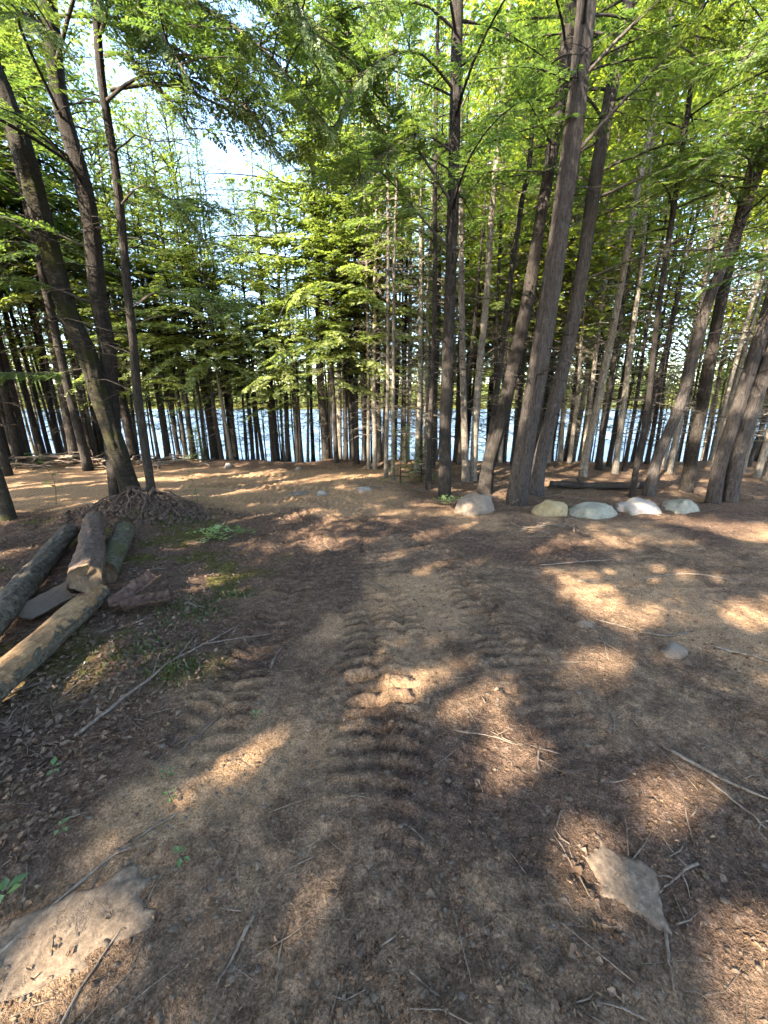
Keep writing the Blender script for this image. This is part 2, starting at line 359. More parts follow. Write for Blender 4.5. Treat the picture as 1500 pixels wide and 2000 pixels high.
def litter_mask(X, Y):
    w = 0.35 * (fbm(X * 1.3, Y * 1.3, 4, 21) - 0.5) * 2
    left = sstep(-0.95, -1.6, X + w - 0.06 * Y) * (1 - sstep(5.2, 6.0, Y + w))
    wood_r = sstep(5.3, 5.8, Y + 0.5 * w + 0.12 * np.clip(X - 2, 0, 4)) * sstep(0.2, 1.0, X + w)
    back = sstep(9.2, 9.8, Y + w)
    return np.clip(np.maximum(np.maximum(left, wood_r), back), 0, 1)
def terrain(X, Y, fine=True):
    X = np.asarray(X, float); Y = np.asarray(Y, float)
    bank = 10.6 + 0.5 * (vnoise(X * 0.25, X * 0 + 3, 2) - 0.5)
    z = -0.17 * np.clip(Y - bank, 0, None)
    z = np.maximum(z, -3.2)
    z = z + np.clip(Y - 180, 0, 200) * 0.10 + 2.0 * sstep(170, 190, Y)
    lit = litter_mask(X, Y)
    edge = np.exp(-((Y - bank + 0.35) / 0.5) ** 2) * 0.10 * sstep(3.5, 0.0, X)
    z = z + edge * (0.4 + 1.2 * fbm(X * 1.5, Y * 1.5, 3, 4))
    z = z + 0.10 * (fbm(X * 0.5, Y * 0.5, 3, 11) - 0.5) + 0.045 * (fbm(X * 2.1, Y * 2.1, 3, 12) - 0.5) * (1 + lit)
    sw = sstep(0.7, 1.4, X) * sstep(2.6, 3.2, Y) * (1 - sstep(5.2, 5.6, Y))
    z = z + 0.05 * (fbm(X * 0.9, Y * 8.0, 3, 17) - 0.5) * sw
    # root mound at the foot of the three stems on the left
    md = ((X + 3.55) / 0.75) ** 2 + ((Y - 5.35) / 0.5) ** 2
    z = z + 0.30 * np.exp(-md * 1.1) * (0.7 + 0.6 * fbm(X * 3, Y * 3, 3, 9))
    if fine:
        z0_ = z.copy()
        road = 1 - lit
        z = z + 0.030 * (fbm(X * 6.5, Y * 6.5, 4, 15) - 0.5) * (0.7 + 0.9 * lit)
        z = z + 0.020 * (fbm(X * 15, Y * 15, 2, 19) - 0.5)
        cl = vnoise(X * 15, Y * 15, 31) * vnoise(X * 33, Y * 33, 32)
        z = z + 0.020 * sstep(0.35, 0.8, cl) * (0.35 + 0.65 * sstep(0.45, 0.7, vnoise(X * 1.4, Y * 1.4, 35)))
        for pl, hw, sp, dep, st, chv in TRACKS:
            bx = np.array(pl); m = (X > bx[:, 0].min() - 0.6) & (X < bx[:, 0].max() + 0.6) & (Y > bx[:, 1].min() - 0.6) & (Y < bx[:, 1].max() + 0.6)
            if not m.any(): continue
            d, S, D = poly_dist(X[m], Y[m], pl)
            x, y = X[m], Y[m]
            wob = 0.03 * (vnoise(x * 5, y * 5, 41) - 0.5) * 2
            ins = sstep(hw, hw - 0.05, d + wob)
            ends = sstep(0.0, 0.7, S) * sstep(0.0, 0.7, S.max() - S) if S.max() > 1.6 else sstep(0.0, 0.2, S) * sstep(0.0, 0.2, S.max() - S)
            ph = (S + chv * np.abs(D) + 0.028 * (vnoise(x * 4, y * 4, 42) - 0.5)) / sp
            lug = 0.72 + 0.40 * _tab[(np.floor(ph + 0.25).astype(int) * 7 + int(hw * 1000)) & 255, (D > 0).astype(int) * 9 + 3]
            w = 0.5 + 0.5 * np.sin(ph * 2 * math.pi); w = sstep(0.32, 0.56, w + 0.30 * (vnoise(x * 22, y * 22, 44) - 0.5))
            mid = 1 - 0.55 * np.exp(-(D / 0.035) ** 2)
            wear = 0.6 + 0.6 * sstep(0.30, 0.60, fbm(x * 2.6, y * 2.6, 3, 43))
            rim = np.exp(-((d - hw - 0.02) / 0.045) ** 2) * 0.3 * (0.4 + vnoise(x * 6, y * 6, 46))
            z[m] = z[m] + ends * st * dep * (ins * ((w * mid * wear * lug) * 1.1 - 0.62) + rim)
        for x, y, a_, b_, rot in FLUSH:
            c, s_ = math.cos(rot), math.sin(rot); u = ((X - x) * c + (Y - y) * s_) / a_; v = (-(X - x) * s_ + (Y - y) * c) / b_
            k = sstep(1.25, 0.85, np.sqrt(u * u + v * v)); z = z * (1 - k) + (z0_ - 0.004) * k
    return z
def gz(x, y): return float(terrain(np.array([x]), np.array([y]), False)[0])
def gzf(x, y): return terrain(np.asarray(x, float), np.asarray(y, float), True)

def axis(segs):
    out = [segs[0][0]]
    for a, b, d0, d1 in segs:
        x = a; n = max(2, int(abs(b - a) / ((d0 + d1) / 2)))
        t = np.linspace(0, 1, n + 1)[1:]
        k = d1 / d0
        tt = t if abs(k - 1) < 1e-3 else (k ** t - 1) / (k - 1)
        out += list(a + (b - a) * tt)
    return np.array(out)
XS = axis([(-400, -40, 60, 8), (-40, -8, 6, 0.25), (-8, -3, 0.12, 0.03), (-3, 3, 0.018, 0.018), (3, 8, 0.03, 0.12), (8, 40, 0.25, 6), (40, 400, 8, 60)])
YS = axis([(-40, -2, 6, 0.5), (-2, 0.35, 0.3, 0.03), (0.35, 3.2, 0.012, 0.014), (3.2, 6.5, 0.015, 0.024), (6.5, 11, 0.03, 0.06), (11, 24, 0.15, 1.0), (24, 170, 4, 12), (170, 600, 8, 60)])
GX, GY = np.meshgrid(XS, YS)
gx, gy = GX.ravel(), GY.ravel()
gzv = terrain(gx, gy, True)
ny, nx = GX.shape
ii = (np.arange(ny - 1)[:, None] * nx + np.arange(nx - 1)[None, :]).ravel()
gm = mesh_np("ground", np.stack([gx, gy, gzv], 1), np.stack([ii, ii + 1, ii + nx + 1, ii + nx], 1), M['soil'], True)
lit = litter_mask(gx, gy)
sandm = sstep(0.46, 0.62, fbm(gx * 0.9, gy * 0.9, 4, 51)) * (1 - lit) * 0.8
sandm = np.maximum(sandm, 0.75 * sstep(5.2, 6.4, gy) * (1 - sstep(9.0, 9.7, gy)) * (1 - lit))
humus = np.clip(lit * 0.92 + 0.9 * sstep(0.50, 0.66, fbm(gx * 1.1, gy * 1.1, 4, 57)) * (1 - lit) * (1 - 0.7 * sstep(5, 6, gy)), 0, 1)
rw = sstep(5.4, 6.2, gy) * sstep(0.5, 1.5, gx)
humus = humus * (1 - 0.55 * rw)
mossm = sstep(0.60, 0.70, fbm(gx * 1.9, gy * 1.9, 4, 61)) * lit * sstep(1.6, 2.2, gy) * (gy < 6) * (gx < 0) * 0.75
mossm = np.maximum(mossm, 1.0 * (gy > 100))
mossm = np.maximum(mossm, 0.85 * np.exp(-(((gx + 2.75) / 0.3) ** 2 + ((gy - 5.05) / 0.3) ** 2)))
a = gm.attributes.new('soil', 'FLOAT_COLOR', 'POINT')
a.data.foreach_set('color', np.stack([humus, sandm, mossm, np.ones_like(humus)], 1).astype(np.float32).ravel())
ground = tag(add_obj("ground", gm), kind='structure')

wm = mesh_np("lake", [(-500, 12.0, LAKE_Z), (500, 12.0, LAKE_Z), (500, 260, LAKE_Z), (-500, 260, LAKE_Z)], np.array([(0, 1, 2, 3)]), M["water"])
tag(add_obj("lake", wm), kind='structure')
rg = np.random.RandomState(77)
FT = []
for k in range(900):                                        # wooded far shore, one mass
    x = rg.uniform(-330, 330); y = rg.uniform(184, 250); h = rg.uniform(14, 26); r = h * rg.uniform(0.16, 0.28)
    zb = gz(x, y) - 0.5; n = 60
    t = rg.rand(n); az = rg.rand(n) * 6.283; rad = r * (1 - t) ** 0.8 * np.sqrt(rg.rand(n)) + 0.1
    c = np.stack([x + rad * np.cos(az), y + rad * np.sin(az), zb + 0.08 * h + t * h * 0.92], 1)
    FT.append(c[:, None, :] + rg.normal(0, 0.75, (n, 3, 3)) * np.array([1, 1, 0.7]))
g = Geo(); g.tris(np.concatenate(FT))
tag(add_obj("far_forest", g.mesh("far_forest", M['far'])), "wooded far shore across the lake behind the trunks", "forest", kind='stuff')

# ------------------------------------------------------------------ foliage
def frond_templates(pairs, n, seed, width=0.075, llen=0.30, single=False):
    r = np.random.RandomState(seed); out = []
    for k in range(n):
        T = []
        for i in range(pairs):
            t = 0.04 + 0.93 * (i + r.uniform(-0.3, 0.3)) / pairs
            for sd in (-1, 1):
                if r.rand() < 0.08: continue
                L = llen * (1 - 0.65 * t) * r.uniform(0.7, 1.2); a = R(r.uniform(40, 62)) * sd
                d = np.array([math.cos(a), math.sin(a), r.uniform(-0.25, 0.1)]); p = np.array([t, 0, -0.10 * t * t])
                nrm = np.array([-math.sin(a), math.cos(a), 0]) * width * r.uniform(0.7, 1.2) * 0.5
                up = np.array([0, 0, r.uniform(-1, 1) * width * 0.25])
                m = p + d * L * 0.45
                T.append([p - nrm * 0.5, p + d * L, m + nrm + up] if single else [p, m - nrm - up, p + d * L])
                if not single: T.append([p, p + d * L, m + nrm + up])
        p = np.array([0.9, 0, -0.08]); T.append([p + [0, -0.03, 0], p + [0, 0.03, 0], p + [0.2, 0, -0.05]])
        # twig strip
        T.append([[0, -0.012, 0], [0, 0.012, 0], [1.0, 0, -0.1]])
        out.append(np.array(T))
    mn = min(len(o) for o in out)
    return np.stack([o[:mn] if True else o for o in out])
FR_MID = frond_templates(7, 5, 3, 0.125, 0.36)
FR_FINE = frond_templates(11, 5, 4, 0.065, 0.26)
FR_NEAR = frond_templates(15, 6, 8, 0.12, 0.25, True)
FR_SHADE = frond_templates(4, 3, 5, 0.30, 0.50)
def place_fronds(tm, pos, dirs, ups, length, r):
    """tm (k,T,3,3); pos,dirs,ups (n,3); length (n)"""
    n = len(pos)
    if n == 0: return np.zeros((0, 3, 3))
    X = dirs / (np.linalg.norm(dirs, axis=1)[:, None] + 1e-9)
    Y = np.cross(ups, X); Y /= np.linalg.norm(Y, axis=1)[:, None] + 1e-9
    Z = np.cross(X, Y)
    Mx = np.stack([X, Y, Z], 1) * length[:, None, None]
    k = r.randint(0, len(tm), n)
    out = np.einsum('ntvi,nij->ntvj', tm[k], Mx) + pos[:, None, None, :]
    return out.reshape(-1, 3, 3)
def spray_branch(base, az, L, elev, droop, r, tm, spacing=0.075, fl=0.34, rad=0.016, start=0.18, wood=None, segs=4, path=None, maxf=0.62):
    """one evergreen bough: returns leaf triangles, adds its wood to `wood`"""
    if path is None:
        n = 7; t = np.linspace(0, 1, n); bend = r.uniform(-0.25, 0.25)
        hx = np.cos(az + bend * t); hy = np.sin(az + bend * t)
        hz = math.sin(elev) * t * L - droop * L * t ** 2
        path = np.stack([base[0] + hx * t * L * math.cos(elev), base[1] + hy * t * L * math.cos(elev), base[2] + hz], 1)
    else:
        path = spline(np.array(path), 12); L = np.linalg.norm(np.diff(path, axis=0), axis=1).sum()
    if wood is not None:
        v, q, tt = tube(path, np.linspace(rad, rad * 0.25, len(path)), segs, cap=False); wood.add(v, q)
    m = max(3, int(L * (1 - start) / spacing)); t = start + (1 - start) * (np.arange(m) + r.rand(m)) / m
    d = np.linspace(0, 1, len(path))
    P = np.stack([np.interp(t, d, path[:, k]) for k in range(3)], 1)
    Tn = np.gradient(path, axis=0); Tn /= np.linalg.norm(Tn, axis=1)[:, None]
    Tt = np.stack([np.interp(t, d, Tn[:, k]) for k in range(3)], 1)
    side = np.where(np.arange(m) % 2 == 0, 1.0, -1.0); ang = np.radians(r.uniform(38, 68, m)) * side * (1 - 0.65 * (t > 0.95))
    H = np.stack([Tt[:, 0] * np.cos(ang) - Tt[:, 1] * np.sin(ang), Tt[:, 0] * np.sin(ang) + Tt[:, 1] * np.cos(ang), Tt[:, 2] - r.uniform(0.0, 0.35, m)], 1)
    ups = np.stack([r.uniform(-0.35, 0.35, m), r.uniform(-0.35, 0.35, m), np.ones(m)], 1)
    ln = np.clip(fl * L * (1.15 - 0.75 * t), 0.16, maxf) * r.uniform(0.7, 1.2, m)
    return place_fronds(tm, P, H, ups, ln, r)
def dead_branch(wood, base, az, L, r, rad=0.011, elev=0.15, droop=0.35, forks=3, segs=4):
    n = 6; t = np.linspace(0, 1, n); b = r.uniform(-0.5, 0.5)
    p = np.stack([base[0] + np.cos(az + b * t) * t * L, base[1] + np.sin(az + b * t) * t * L, base[2] + elev * t * L - droop * L * t ** 2], 1)
    p[1:] += r.normal(0, 0.015, (n - 1, 3)); v, q, _ = tube(p, np.linspace(rad, rad * 0.3, n), segs, cap=False); wood.add(v, q)
    for k in range(forks):
        i = r.randint(1, n - 1); a2 = az + r.uniform(0.4, 0.9) * r.choice([-1, 1]); l2 = L * r.uniform(0.25, 0.5); tt = np.linspace(0, 1, 4)
        pp = np.stack([p[i, 0] + np.cos(a2) * tt * l2, p[i, 1] + np.sin(a2) * tt * l2, p[i, 2] + (r.uniform(-0.2, 0.3) * tt - 0.25 * tt ** 2) * l2], 1)
        v, q, _ = tube(pp, np.linspace(rad * 0.55, rad * 0.2, 4), 3, cap=False); wood.add(v, q)
def conifer(seed, H, z0, Rm, nb, tm, r0, spacing=0.08, fl=0.34, dead=18, dead_z=(0.6, 3.0), dead_L=(0.4, 1.1), power=0.75, top=True, segs=10, axis_path=None, dens=1.0):
    """returns (wood Geo: tapered trunk with its limbs, leaf triangles)"""
    r = np.random.RandomState(seed); wood = Geo(); leaves = []
    zz = np.linspace(-0.15, H, 26); wobx = 0.06 * (vnoise(zz * 0.5, zz * 0, seed) - 0.5) * 2; woby = 0.06 * (vnoise(zz * 0.5, zz * 0 + 9, seed) - 0.5) * 2
    path = np.stack([wobx, woby, zz], 1); rad = r0 * np.clip(1 - zz / (H * 1.02), 0.04, 1) ** 0.8
    v, q, t = tube(path, rad, segs, rough=0.06, seed=seed, flare=0.55, flare_len=0.28); wood.add(v, q, t)
    ax = lambda z: np.array([np.interp(z, zz, wobx), np.interp(z, zz, woby), z])
    ga = r.rand() * 6.28
    for k in range(nb):
        u = (k + r.rand()) / nb; z = z0 + (H - z0) * (u ** 0.9) * 0.985
        rel = (H - z) / (H - z0); L = max(0.22, Rm * rel ** power * r.uniform(0.35, 1.15))
        if r.rand() < 0.10: continue
        ga += 2.4 + r.uniform(-0.5, 0.5)
        leaves.append(spray_branch(ax(z), ga, L, R(8 + 38 * (1 - rel) ** 1.5 + r.uniform(-10, 10)), 0.12 + 0.28 * rel * r.uniform(0.2, 1.4), r, tm, spacing / dens, fl, 0.007 + 0.008 * L, wood=wood, segs=4))
    if top:
        for k in range(8):
            z = H - 0.12 * k; leaves.append(spray_branch(ax(min(z, H)), r.rand() * 6.28, 0.2 + 0.05 * k, R(50), 0.1, r, tm, 0.07, 0.6, 0.006))
    for k in range(dead):
        z = r.uniform(*dead_z); dead_branch(wood, ax(z), r.rand() * 6.28, r.uniform(*dead_L), r, r.uniform(0.006, 0.012))
    return wood, np.concatenate(leaves)
def broadleaf(seed, H, z0, Rm, n_clump, leaf, r0, per=95):
    r = np.random.RandomState(seed); wood = Geo(); leaves = []
    zz = np.linspace(-0.15, H * 0.93, 20); path = np.stack([0.12 * np.sin(zz * 0.5 + seed), 0.12 * np.cos(zz * 0.4 + seed), zz], 1)
    v, q, t = tube(path, r0 * np.clip(1 - zz / H, 0.06, 1) ** 0.8, 9, rough=0.05, seed=seed, flare=0.5); wood.add(v, q, t)
    for k in range(n_clump):
        u = (k + 0.5) / n_clump; z = z0 + (H - z0) * u; pr = Rm * math.sqrt(max(0.05, 1 - ((u - 0.45) / 0.62) ** 2)); az = r.rand() * 6.28
        d = pr * math.sqrt(r.uniform(0.08, 1)); c = np.array([math.cos(az) * d, math.sin(az) * d, z])
        b = np.array([np.interp(z - 0.5 * d, zz, path[:, 0]), np.interp(z - 0.5 * d, zz, path[:, 1]), max(z0 * 0.8, z - 0.6 * d)])
        m = (b + c) / 2 + np.array([0, 0, 0.12 * d]); v, q, _ = tube(spline([b, m, c], 6), np.linspace(0.025, 0.006, 6), 4, cap=False); wood.add(v, q)
        sg = np.array([0.55, 0.55, 0.26]) * r.uniform(0.7, 1.25); P = c + r.normal(0, 1, (per, 3)) * sg
        a = r.rand(per) * 6.28; dr = np.stack([np.cos(a), np.sin(a), r.uniform(-0.7, 0.2, per)], 1); dr /= np.linalg.norm(dr, axis=1)[:, None]
        up = np.stack([r.normal(0, 0.45, per), r.normal(0, 0.45, per), np.ones(per)], 1); sd = np.cross(up, dr); sd /= np.linalg.norm(sd, axis=1)[:, None]
        L = leaf * r.uniform(0.7, 1.3, per)[:, None]; A = P; B = P + dr * L * 0.45 + sd * L * 0.42; C = P + dr * L; D = P + dr * L * 0.45 - sd * L * 0.42
        leaves += [np.stack([A, B, C], 1), np.stack([A, C, D], 1)]
    return wood, np.concatenate(leaves)

# ------------------------------------------------------------------ gaps cut in the added unseen canopy and left crowns to place sun patches
GAPS = [(-1.35, 2.02, 0.60, 0.15), (-0.04, 2.3, 0.16, 0.07), (1.34, 2.04, 0.24, 0.10), (0.62, 1.45, 0.13, 0.09), (-0.80, 1.36, 0.22, 0.05), (0.25, 1.93, 0.35, 0.03),
        (0.55, 1.78, 0.22, 0.07), (1.10, 0.66, 0.20, 0.11), (0.74, 0.98, 0.10, 0.10), (1.22, 1.24, 0.16, 0.07), (0.23, 3.94, 0.42, 0.09), (1.0, 4.75, 0.75, 0.13), (-1.7, 5.35, 0.8, 0.12),
        (0.70, 3.66, 0.4, 0.10), (4.76, 4.63, 0.5, 0.25), (1.88, 2.6, 0.16, 0.05), (-1.71, 3.25, 0.32, 0.05), (-0.36, 2.13, 0.2, 0.04), (-5.4, 7.95, 1.6, 0.20), (-1.8, 7.95, 1.5, 0.22),
        (-2.85, 6.96, 1.0, 0.12), (-0.95, 0.74, 0.1, 0.08), (2.97, 2.7, 0.35, 0.14), (-3.6, 8.7, 1.6, 0.22), (-0.2, 8.6, 0.9, 0.1), (-4.6, 9.3, 1.5, 0.08), (2.2, 4.9, 0.4, 0.06), (3.0, 7.6, 1.2, 0.3), (5.5, 8.6, 1.6, 0.4), (2.6, 9.0, 1.0, 0.3)]
AX = -SUN_H / np.linalg.norm(SUN_H)
WINDOWS = [(9.6, -3.0, 3.4, 0.2, 8.5, 0.95), (11.5, -1.2, 4.2, 1.0, 8.0, 0.95), (9.0, 2.8, 12.0, 2.6, 11.0, 0.72), (12.5, -4.5, -0.9, 4.5, 10.0, 0.55)]
def keep_shade(C, r):
    """which foliage centres stay, so that the light falls through where the photograph shows it"""
    t = C[:, 2] / TO_SUN[2]; gxp = C[:, 0] - TO_SUN[0] * t; gyp = C[:, 1] - TO_SUN[1] * t
    keep = np.ones(len(C), bool)
    for x, y, a, b in GAPS:
        dx, dy = gxp - x, gyp - y; u = dx * 0.90 + dy * 0.436; w = -dx * 0.436 + dy * 0.90
        keep &= ((u / (a + 0.07)) ** 2 + (w / (b + 0.07)) ** 2) > r.uniform(0.8, 1.3, len(C))
    for py, x0, x1, z0, z1, pr in WINDOWS:
        s = (C[:, 1] - py) / TO_SUN[1]; xx = C[:, 0] - TO_SUN[0] * s; zz = C[:, 2] - TO_SUN[2] * s
        inside = (s > 0) & (xx > x0) & (xx < x1) & (zz > z0) & (zz < z1)
        n = vnoise(xx * 0.9, zz * 0.9, 71); keep &= ~(inside & (n < pr * 0.98))
    return keep

# ------------------------------------------------------------------ trees near the clearing, each on its own trunk
def leaf_mesh(name, T, mat):
    g = Geo(); g.tris(T); return g.mesh(name, mat)
def near_trunk(pts, y, r0, r1, mat, seed, flare=0.5, segs=28, rough=0.09, rsc=(9, 0.9), step=0.045, dy=0.0, flare_len=0.3, root=None):
    P = np.array([(x, y + dy * z, z) for x, z in pts], float)
    P[0, 2] = -0.12
    L = np.linalg.norm(np.diff(P, axis=0), axis=1).sum(); n = int(L / step)
    path = spline(P, n); t = np.linspace(0, 1, n)
    v, q, tt = tube(path, r0 + (r1 - r0) * t, segs, rough=rough, rsc=rsc, seed=seed, flare=flare, flare_len=flare_len)
    g = Geo(); g.add(v, q, tt); return g, path
NEAR = {
    'A': ([(-3.93, -0.1), (-3.979, 0.332), (-4.145, 1.491), (-4.229, 2.196), (-4.393, 2.855), (-4.477, 4.051), (-4.533, 4.699), (-4.613, 5.155), (-4.824, 5.865), (-5.1, 7.0), (-5.3, 8.6)], 5.87, 0.132, 0.08),
    'B': ([(-4.308, -0.1), (-4.237, 0.709), (-4.037, 2.213), (-4.034, 2.89), (-3.932, 4.117), (-4.048, 5.201), (-3.969, 6.165), (-3.905, 7.23), (-3.788, 9.5), (-3.7, 12.5)], 6.03, 0.118, 0.045),
    'C': ([(-3.425, -0.1), (-3.407, 0.784), (-3.386, 1.497), (-3.324, 2.161), (-3.287, 2.781), (-3.201, 3.905), (-3.19, 4.897), (-3.096, 5.779), (-2.966, 7.4), (-2.9, 9.0)], 5.52, 0.056, 0.025),
    'F': ([(1.058, -0.1), (1.03, 0.642), (1.002, 1.479), (0.998, 2.986), (0.971, 4.905), (0.93, 6.506), (0.878, 8.6), (0.86, 11.5)], 6.48, 0.102, 0.04),
    'G': ([(0.866, -0.1), (0.863, 1.0), (0.864, 2.343), (0.871, 3.163), (0.825, 4.652), (0.792, 5.966), (0.77, 8.0)], 7.31, 0.05, 0.02),
    'H1': ([(1.706, -0.1), (1.57, 1.454), (1.428, 3.27), (1.322, 4.861), (1.228, 6.264), (1.15, 8.5)], 7.81, 0.072, 0.03),
    'H2': ([(1.893, -0.1), (1.865, 0.941), (1.871, 2.228), (1.913, 3.317), (1.921, 4.952), (1.962, 6.396), (2.0, 8.8)], 8.03, 0.072, 0.03),
    'I1': ([(2.10, -0.1), (2.237, 0.927), (2.305, 1.949), (2.368, 3.354), (2.479, 5.023), (2.566, 5.783), (2.468, 7.808), (2.393, 9.5)], 8.2, 0.06, 0.03),
    'I2': ([(1.844, -0.1), (1.884, 0.583), (2.066, 1.472), (2.293, 3.071), (2.406, 4.472), (2.514, 5.709), (2.52, 6.809), (2.518, 8.467), (2.5, 11.0)], 6.88, 0.118, 0.045),
    'J': ([(2.167, -0.1), (2.181, 0.539), (2.245, 1.487), (2.337, 2.898), (2.418, 4.696), (2.412, 6.196), (2.413, 7.847), (2.4, 12.0)], 6.07, 0.15, 0.065),
    'K': ([(2.741, -0.1), (2.758, 0.597), (2.887, 1.473), (3.063, 3.052), (3.128, 5.063), (3.264, 6.741), (3.417, 8.377), (3.6, 12.0)], 6.79, 0.115, 0.05),
    'L': ([(4.439, -0.1), (4.465, 0.683), (4.54, 1.442), (4.647, 3.416), (4.694, 5.144), (4.78, 6.671), (4.85, 9.5)], 8.49, 0.078, 0.035),
    'M': ([(4.261, -0.1), (4.239, 0.653), (4.245, 1.48), (4.133, 2.971), (4.082, 4.87), (4.022, 5.955), (3.952, 7.15), (3.9, 9.0)], 6.41, 0.046, 0.02),
    'N': ([(4.58, -0.1), (4.614, 0.642), (4.801, 1.479), (4.919, 2.986), (5.132, 3.991), (5.268, 4.905), (5.604, 6.258), (6.0, 9.5)], 6.48, 0.08, 0.045),
    'O': ([(5.55, -0.1), (5.515, 0.583), (5.496, 1.472), (5.43, 3.071), (5.441, 4.139), (5.481, 5.709), (5.5, 9.5)], 6.88, 0.092, 0.04),
    'P1': ([(5.397, -0.1), (5.362, 0.699), (5.423, 1.486), (5.5, 2.568), (5.575, 4.147), (5.692, 6.218), (5.8, 9.5)], 6.10, 0.095, 0.05),
    'P2': ([(5.70, -0.1), (5.63, 0.703), (5.66, 1.487), (5.8, 2.898), (5.95, 4.249), (6.1, 6.2), (6.3, 9.0)], 6.12, 0.1, 0.05),
}
LAB = {
    'A': ("mossy_birch_tree", "thick mossy trunk curving towards the left edge beside the log pile", 'bark_birch'),
    'B': ("hemlock_tree", "tall dark hemlock straight behind the curving mossy trunk", 'bark'),
    'C': ("hemlock_tree", "slim dark hemlock on the right of the mossy trunk above the root mound", 'bark'),
    'F': ("hemlock_tree", "upright dark hemlock just behind the lone tan boulder", 'bark'),
    'G': ("hemlock_tree", "very thin dark stem next to the small green sapling", 'bark'),
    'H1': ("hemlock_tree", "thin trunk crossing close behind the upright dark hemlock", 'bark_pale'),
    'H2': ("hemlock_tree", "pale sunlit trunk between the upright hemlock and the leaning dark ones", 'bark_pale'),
    'I1': ("hemlock_tree", "thin dark leaning stem behind the swept-base leaning hemlock", 'bark'),
    'I2': ("hemlock_tree", "dark leaning hemlock with swept base behind the tan boulder", 'bark'),
    'J': ("hemlock_tree", "biggest grey trunk with ridged bark between the tan and yellow boulders", 'bark_big'),
    'K': ("hemlock_tree", "dark leaning hemlock close behind the biggest grey trunk", 'bark_big'),
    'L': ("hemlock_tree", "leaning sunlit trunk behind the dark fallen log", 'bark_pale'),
    'M': ("hemlock_tree", "slender dark stem rising behind the greenish boulder", 'bark'),
    'N': ("hemlock_tree", "strongly leaning grey trunk rising behind the white boulder", 'bark_big'),
    'O': ("hemlock_tree", "stout dark trunk rising behind the flat pale boulder", 'bark'),
    'P1': ("hemlock_tree", "thick grey trunk, nearer stem of the pair right of the boulder row", 'bark_big'),
    'P2': ("hemlock_tree", "thick leaning trunk at the right edge, outer stem of the pair", 'bark_big'),
}
#         crown start, top, radius, boughs, azimuth bias, dead branches
CROWN = {'A': (5.6, 8.6, 2.2, 26, None), 'B': (4.2, 12.5, 2.7, 62, None), 'C': (4.6, 9.0, 1.9, 40, None), 'F': (4.2, 11.5, 2.2, 40, None), 'G': (3.6, 8.0, 1.2, 26, None),
         'H1': (4.6, 8.5, 1.5, 28, None), 'H2': (4.8, 8.8, 1.5, 28, None), 'I1': (4.6, 9.5, 1.6, 30, None), 'I2': (5.2, 11.0, 2.1, 30, None), 'J': (5.4, 12.0, 2.6, 30, None),
         'K': (4.6, 12.0, 2.6, 34, None), 'L': (4.6, 9.5, 1.8, 24, None), 'M': (3.6, 9.0, 1.6, 28, None), 'N': (3.8, 9.5, 2.1, 28, None), 'O': (4.2, 9.5, 2.0, 26, None),
         'P1': (4.4, 9.5, 2.1, 24, None), 'P2': (4.6, 9.0, 1.9, 22, None)}
NEAR_OBJ = {}; NEAR_PATH = {}
for i, (k, (pts, y, r0, r1)) in enumerate(NEAR.items()):
    r = np.random.RandomState(100 + i)
    nm, lab, mk = LAB[k]
    x0 = pts[0][0]; zb = gz(x0, y)
    root = empty(nm, (x0, y, zb), lab, "tree", "trees standing round the clearing")
    NEAR_OBJ[k] = root
    fl = {'A': 0.32, 'J': 0.35, 'P1': 0.35, 'P2': 0.3, 'I2': 0.5, 'B': 0.15, 'C': 0.2}.get(k, 0.42)
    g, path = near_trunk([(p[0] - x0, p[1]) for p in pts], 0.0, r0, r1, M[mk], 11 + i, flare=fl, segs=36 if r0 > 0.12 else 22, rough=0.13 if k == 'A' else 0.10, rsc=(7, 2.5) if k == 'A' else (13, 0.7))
    NEAR_PATH[k] = path
    z0, zt, Rm, nb, _ = CROWN[k]; leaves = []; limbs = Geo()
    ax = lambda z: np.array([np.interp(z, path[:, 2], path[:, 0]), np.interp(z, path[:, 2], path[:, 1]), z])
    ga = r.rand() * 6
    o3 = np.array([x0, y, zb])
    for b in range(nb):
        u = (b + r.rand()) / nb; z = z0 + (zt - z0) * u; rel = (zt - z) / (zt - z0); ga += 2.4 + r.uniform(-0.5, 0.5)
        L = max(0.3, Rm * rel ** 0.6 * r.uniform(0.55, 1.1))
        wg = Geo(); lf = spray_branch(ax(z), ga, L, R(14 + 25 * (1 - rel) + r.uniform(-8, 8)), 0.18 + 0.2 * r.rand(), r, FR_FINE, 0.062, 0.28, 0.009 + 0.006 * L, wood=wg, maxf=0.42)
        if k in 'ABC':
            kp = keep_shade(lf.mean(1) + o3, r)
            if kp.mean() < 0.3 and not (b > nb - 6): continue
            if kp.mean() >= 0.3: lf = lf[kp]
        leaves.append(lf); limbs.add(wg.v[0], wg.q[0])
    for b in range(int(12 + 10 * r.rand())):                 # bare dead limbs below the crown
        z = r.uniform(min(1.3, z0 * 0.4), z0 + 0.5)
        dead_branch(limbs, ax(z), r.rand() * 6.28, r.uniform(0.3, 1.3), r, r.uniform(0.005, 0.011), elev=r.uniform(0.1, 0.6), droop=0.3)
    lv = np.concatenate(limbs.v); g.add(lv, np.concatenate(limbs.q))
    add_obj("trunk", g.mesh("trunk", M[mk], True), root)
    T = np.concatenate(leaves)
    add_obj("crown", leaf_mesh("crown", T, M['needle']), root)
